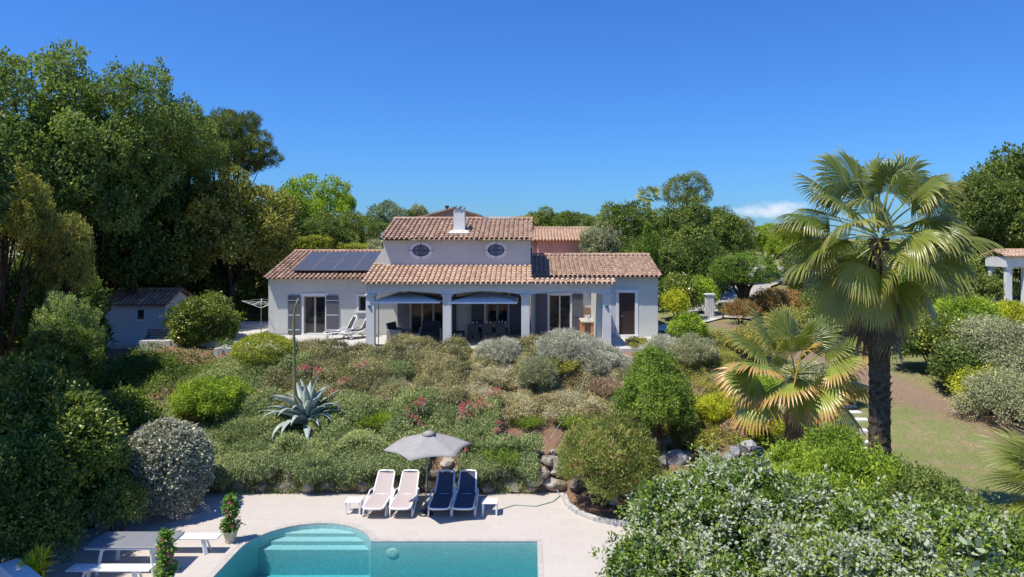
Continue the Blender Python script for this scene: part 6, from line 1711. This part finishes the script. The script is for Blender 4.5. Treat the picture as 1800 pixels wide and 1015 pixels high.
# ================================================================== AGAVE
ap = gp2(540, 748, .05); ax, ay = ap[0], ap[1]; az_ = gz(ax, ay) + .1
ag = empty('agave_plant', (ax, ay, az_), 0, 'large blue-grey agave with a tall bent flower stalk on the slope', 'agave')
rng = np.random.RandomState(77)
for i in range(46):
    q = i * 2.39996 + rng.normal(0, .1); f = i / 45; el_ = R(76 - 58 * f ** .8 + rng.normal(0, 9)); Ln = rng.uniform(1.25, 2.0) * (1 - .15 * (1 - f)); w0 = .14 * rng.uniform(.85, 1.1)
    droop = rng.choice([.25, .6, .95, 1.3], p=[.2, .25, .3, .25]) * (.6 + .5 * f)
    m = MB(); N = 12; p = np.array((math.cos(q) * .08, math.sin(q) * .08, .35 * (1 - f))); rings = []
    ang = el_
    for s_ in range(N + 1):
        t_ = s_ / N; d = np.array((math.cos(q) * math.cos(ang), math.sin(q) * math.cos(ang), math.sin(ang))); sd_ = np.array((-math.sin(q), math.cos(q), 0)); up_ = np.cross(sd_, d) * -1
        if up_[2] < 0 and ang < R(90) and ang > R(-90): up_ = -up_
        wd = w0 * (.75 + 1.0 * t_ * (1 - t_) * 1.6) * max(.02, (1 - t_ ** 2.6)); th = .03 * (1 - t_) + .004
        rings.append((p - sd_ * wd + up_ * wd * .45, p - up_ * th * .2, p + sd_ * wd + up_ * wd * .45, p - up_ * (th * 1.6)))
        p = p + d * Ln / N; ang -= droop * (t_ ** 1.5) * .38 + .01
    vs = [r_ for ring in rings for r_ in ring]; m.add(vs, [(4 * a + j, 4 * a + (j + 1) % 4, 4 * a + 4 + (j + 1) % 4, 4 * a + 4 + j) for a in range(N) for j in range(4)])
    m.build('leaf', M['agave'], ag, smooth_=True)
zt_s = Z(524, ay) - az_; sx_ = X(519, ay) - ax
m = MB(); pts = [(-.32, .0, .3), (sx_ - .02, 0, 1.2), (sx_ - .04, 0, zt_s * .55), (sx_ - .06, 0, zt_s * .82), (sx_ + .0, 0, zt_s * .93), (sx_ + .12, 0, zt_s)]
m.tube(pts, [.085, .07, .055, .045, .036, .025], 10)
m.build('flower_stalk', M['agave_stalk'], ag, smooth_=True)
m = MB()
for k_ in range(14):
    f_ = k_ / 14; z_ = .7 + (zt_s - 1.0) * f_; m.tube([(sx_ - .03, 0, z_), (sx_ - .03 + .11 * math.cos(k_ * 2.4), .11 * math.sin(k_ * 2.4), z_ + .12)], [.03, .004], 4)
m.build('bract', M['agave_stalk'], ag)

# ================================================================== FAN PALMS
def frond_mesh(rng, O, az_, el_, Lp, Rb, droop=.5, nseg=40, fold=.25, span=115, tipd=.5, pet_r=.02, split=.52, v=.5, twist=.35):
    "one costapalmate leaf in the crown's own space: curved petiole, pleated blade whose segment tips hang"
    dirh = np.array((math.cos(az_), math.sin(az_), 0)); up = np.array((0, 0, 1.))
    p = np.array(O, float); a = el_; pts = [p.copy()]
    for i in range(8):
        d = dirh * math.cos(a) + up * math.sin(a); p = p + d * Lp / 8; pts.append(p.copy()); a -= droop * .11
    d = dirh * math.cos(a) + up * math.sin(a)
    side = np.cross(d, up); side = nrm(side); tw = rng.normal(0, twist); n0 = np.cross(side, d)
    side, n_ = side * math.cos(tw) + n0 * math.sin(tw), n0 * math.cos(tw) - side * math.sin(tw)
    V, Fq, A, Tt = [], [], [], []
    rb_ = np.linspace(0, 1, 9); sp = R(span)
    for j in range(nseg):
        f = (j + .5) / nseg * 2 - 1; an = f * sp; da = sp / nseg
        sd0 = d * math.cos(an) + side * math.sin(an); ln = Rb * (1 - .28 * abs(f) ** 2) * rng.uniform(.93, 1.05)
        cr_ = side * math.cos(an) - d * math.sin(an)   # across the segment
        tipdr = tipd * rng.uniform(.6, 1.5); base = len(V)
        hub = pts[-1] + d * Rb * .10 * (1 - abs(f)); q = hub.copy(); dr = sd0 - n_ * fold * abs(f) * 1.0 + n_ * .10 * (1 - abs(f)); dr = nrm(dr)
        for k, r_ in enumerate(rb_):
            w = r_ * ln * math.tan(da) * 1.04 if r_ < split else split * ln * math.tan(da) * (1 - ((r_ - split) / (1 - split)) ** 1.2) * .98
            w = max(w, .0015)
            pl = n_ * w * .55
            V += [q - cr_ * w - pl * .5, q + pl * .5, q + cr_ * w - pl * .5]; Tt += [r_] * 3
            g_ = max(0, r_ - split * .48); bend = tipdr * g_ ** 1.2 * 2.3
            dd = nrm(dr + np.array((0, 0, -bend)) + np.array((0, 0, -.10 * r_))); q = q + dd * ln / 8
        vv = np.clip(v + rng.normal(0, .1), 0, 1)
        for k in range(8):
            b = base + 3 * k; Fq += [(b, b + 1, b + 4, b + 3), (b + 1, b + 2, b + 5, b + 4)]; A += [vv, vv]
    # petiole
    nb = len(V)
    for i, q in enumerate(pts):
        r_ = pet_r * (1.5 - .9 * i / 8); V += [q - side * r_, q + n_ * r_ * .7, q + side * r_, q - n_ * r_ * .7]; Tt += [0.0] * 4
    for i in range(8):
        for k in range(4): Fq.append((nb + 4 * i + k, nb + 4 * i + (k + 1) % 4, nb + 4 * i + 4 + (k + 1) % 4, nb + 4 * i + 4 + k)); A.append(.9)
    return npmesh('frond', np.array(V), np.array(Fq), np.array(A), np.array(Tt))
def palm_trunk(h, r0, r1, seed, lean=(0, 0)):
    rng = np.random.RandomState(seed); mb = MB(); n = 22; rows = int(h / .11); vs = []
    for i in range(rows + 1):
        f = i / rows; r = r0 * (1 - f) + r1 * f; r *= 1 + .15 * math.exp(-f * h / .35) + (.05 if i % 2 else -.03)
        for k in range(n):
            q = 2 * math.pi * (k + .5 * (i % 2)) / n; rr_ = r * (1 + rng.normal(0, .035)); vs.append((math.cos(q) * rr_ + lean[0] * f, math.sin(q) * rr_ + lean[1] * f, f * h - .1 * (i == 0)))
    mb.add(vs, [(i * n + k, i * n + (k + 1) % n, (i + 1) * n + (k + 1) % n, (i + 1) * n + k) for i in range(rows) for k in range(n)])
    # cut leaf bases
    for i in range(int(h * 34)):
        f = rng.random(); q = rng.uniform(0, 6.28); r = r0 * (1 - f) + r1 * f; z = f * h; c = (math.cos(q), math.sin(q)); L_ = rng.uniform(.05, .11)
        b = np.array((c[0] * r * .96 + lean[0] * f, c[1] * r * .96 + lean[1] * f, z)); t_ = np.array((-c[1], c[0], 0)) * .05
        e = b + np.array((c[0] * L_ * .7, c[1] * L_ * .7, L_))
        mb.add([b - t_, b + t_, e + t_ * .6, e - t_ * .6, b + np.array((0, 0, .06))], [(0, 1, 2, 3), (3, 2, 4), (0, 3, 4), (1, 4, 2)], rng.random())
    return mb
# tall palm
py_ = 16.8; pxx = X(1547, py_); zb = gz(pxx, py_) - .05; zc = Z(408, py_) - zb
tp = empty('fan_palm', (pxx, py_, zb), 0, 'tall fan palm with thick dark trunk standing on the lawn at right', 'palm tree')
leanx = X(1545, py_) - pxx
palm_trunk(zc - .15, .265, .21, 3, (leanx, 0)).build('trunk', M['palm_bark'], tp)
rng = np.random.RandomState(8)
FR = []   # azimuth in photo sense (0 = right, 90 = away), elevation, petiole, blade radius, droop
for az0, el0, lp, rb in ((95, 84, 1.3, 1.25), (35, 72, 1.7, 1.15), (150, 72, 1.7, 1.2), (-75, 76, 1.2, 1.0), (10, 54, 1.8, 1.1), (75, 56, 1.7, 1.2), (-115, 62, 1.4, 1.1), (170, 58, 1.8, 1.15), (-50, 60, 1.4, 1.1), (60, 40, 1.7, 1.2), (-5, 34, 1.9, 1.2), (-165, 30, 1.9, 1.2),
   (178, 44, 1.9, 1.1), (-30, 44, 1.5, 1.15), (-145, 40, 1.6, 1.15), (125, 36, 1.6, 1.2), (-95, 40, 1.2, 1.1),
   (2, 22, 2.1, 1.25), (180, 20, 2.0, 1.25), (-25, 14, 1.8, 1.25), (-155, 14, 1.8, 1.25), (30, 14, 1.7, 1.2), (150, 14, 1.7, 1.2), (-55, 22, 1.5, 1.2), (-125, 20, 1.6, 1.25), (-90, 16, 1.4, 1.2),
   (0, -6, 1.75, 1.2), (180, -4, 1.75, 1.2), (-40, -6, 1.6, 1.2), (-140, -8, 1.6, 1.2), (-75, -10, 1.5, 1.2), (-105, -8, 1.5, 1.2), (45, -10, 1.6, 1.2), (135, -10, 1.6, 1.2), (90, -5, 1.5, 1.2),
   (-15, -30, 1.7, 1.15), (-60, -34, 1.6, 1.15), (-120, -34, 1.65, 1.15), (-165, -30, 1.7, 1.15), (20, -34, 1.6, 1.1), (160, -30, 1.6, 1.1),
   (-5, -52, 1.6, 1.1), (-45, -54, 1.5, 1.1), (-90, -50, 1.5, 1.1), (-135, -55, 1.5, 1.1), (-178, -52, 1.6, 1.1)):
    a = R(az0 + rng.normal(0, 11)); e = R(el0 + rng.normal(0, 6)); low = np.clip((40 - el0) / 70, 0, 1)
    c_ = frond_mesh(rng, (leanx + math.cos(a) * .10, math.sin(a) * .10, zc + (.1 if el0 > 50 else 0) - .35 * low), a, e, lp * rng.uniform(.66, .84), rb * rng.uniform(.80, .98), droop=.35 + .5 * low, tipd=.8 + .6 * low + rng.uniform(-.25, .5), pet_r=.019, fold=.4, nseg=46, split=.64, twist=.7, v=.35 + .35 * low + rng.normal(0, .12))
    link('frond', c_, tp, M['palm'])
for i in range(26):
    a = R(i * 137.5); e = R(rng.uniform(-80, -52)); c_ = frond_mesh(rng, (leanx + math.cos(a) * .2, math.sin(a) * .2, zc - .35 - .045 * i), a, e, rng.uniform(.7, 1.1), rng.uniform(.75, .95), droop=.3, tipd=.5, pet_r=.02, nseg=24, fold=.9, span=75, v=rng.uniform(.2, .8))
    link('dead_frond', c_, tp, M['palm_dead'])
m = MB(); m.tube([(leanx, 0, zc + .1), (leanx - .02, -.02, Z(268, py_) - zb)], [.05, .004], 6); m.build('spear_leaf', M['palm'], tp)
# low palm
qy = 21.2; qx = X(1398, qy); zbq = gz(qx, qy) - .05; zq = Z(655, qy) - zbq
rng = np.random.RandomState(31)
lp_ = empty('fan_palm', (qx, qy, zbq), 0, 'low fan palm with browning frond tips left of the tall palm', 'palm tree')
palm_trunk(zq - .2, .20, .17, 4).build('trunk', M['palm_bark'], lp_)
for az0, el0, lp, rb in ((95, 78, .9, 1.15), (50, 66, 1.0, 1.15), (135, 64, 1.0, 1.2), (-70, 70, .8, 1.0), (-130, 58, 1.0, 1.1), (-20, 55, 1.0, 1.1), (170, 45, 1.2, 1.2), (5, 38, 1.2, 1.2), (-95, 40, .8, 1.1), (-45, 30, 1.1, 1.15), (-150, 28, 1.2, 1.2),
   (185, 15, 1.3, 1.25), (-10, 10, 1.3, 1.2), (-120, 10, .9, 1.2), (-70, 2, .9, 1.2), (40, 10, 1.2, 1.2), (140, 12, 1.2, 1.2), (-165, -10, 1.2, 1.15), (-30, -15, 1.1, 1.15), (-95, -22, .8, 1.2)):
    a = R(az0 + rng.normal(0, 6)); e = R(el0 + rng.normal(0, 4)); low = np.clip((50 - el0) / 60, 0, 1)
    c_ = frond_mesh(rng, (math.cos(a) * .06, math.sin(a) * .06, zq - .1 * low), a, e, lp * rng.uniform(.95, 1.15), rb * rng.uniform(1.02, 1.18), droop=.3 + .4 * low, tipd=.45 + .5 * low, pet_r=.02, fold=.32, v=.3 + .45 * low + rng.normal(0, .1), split=.66, twist=.55, span=100, nseg=34)
    link('frond', c_, lp_, M['palm_dry'] if el0 < 45 else M['palm'])
for i in range(9):
    a = R(i * 137.5 + 20); e = R(rng.uniform(-80, -55)); link('dead_frond', frond_mesh(rng, (math.cos(a) * .12, math.sin(a) * .12, zq - .3 - .05 * i), a, e, rng.uniform(.5, .8), rng.uniform(.7, .9), droop=.3, tipd=.5, pet_r=.015, nseg=22, fold=.9, span=70, v=rng.uniform(.2, .8)), lp_, M['palm_dead'])
# palm leaning in at the right edge
ry = 14.0; rx_ = X(1900, ry); zbr = gz(rx_, ry); zr_ = Z(870, ry) - zbr
rp = empty('fan_palm', (rx_, ry, zbr), 0, 'fan palm outside the frame whose green fronds reach in at the right edge', 'palm tree')
palm_trunk(zr_ - .05, .2, .18, 5).build('trunk', M['palm_bark'], rp)
for az0, el0, lp, rb in ((178, 24, .75, 1.2), (195, -4, .7, 1.2), (165, 50, .6, 1.1), (230, 20, .7, 1.1), (130, 40, .8, 1.1), (90, 70, .6, 1.1), (20, 40, .8, 1.1), (-40, 30, .8, 1.1), (270, 50, .5, 1.0), (60, 20, .9, 1.1)):
    a = R(az0); c_ = frond_mesh(rng, (math.cos(a) * .06, math.sin(a) * .06, zr_), a, R(el0), lp, rb, droop=.2, tipd=.3, pet_r=.016, v=.5 + rng.normal(0, .1)); link('frond', c_, rp, M['palm'])
# far palm over the oaks
fy = 82; fx = X(1140, fy); zbf = gz(fx, fy); zf_ = Z(346, fy) - zbf
fp = empty('fan_palm', (fx, fy, zbf), 0, 'small far palm top peeping above the oaks right of the villa', 'palm tree')
palm_trunk(zf_ - .3, .25, .2, 6).build('trunk', M['palm_bark'], fp)
for i in range(16):
    a = R(i * 137.5); c_ = frond_mesh(rng, (0, 0, zf_), a, R(70 - 5.2 * i), .9, 1.0, droop=.4, tipd=.5, nseg=16, pet_r=.03); link('frond', c_, fp, M['palm'])
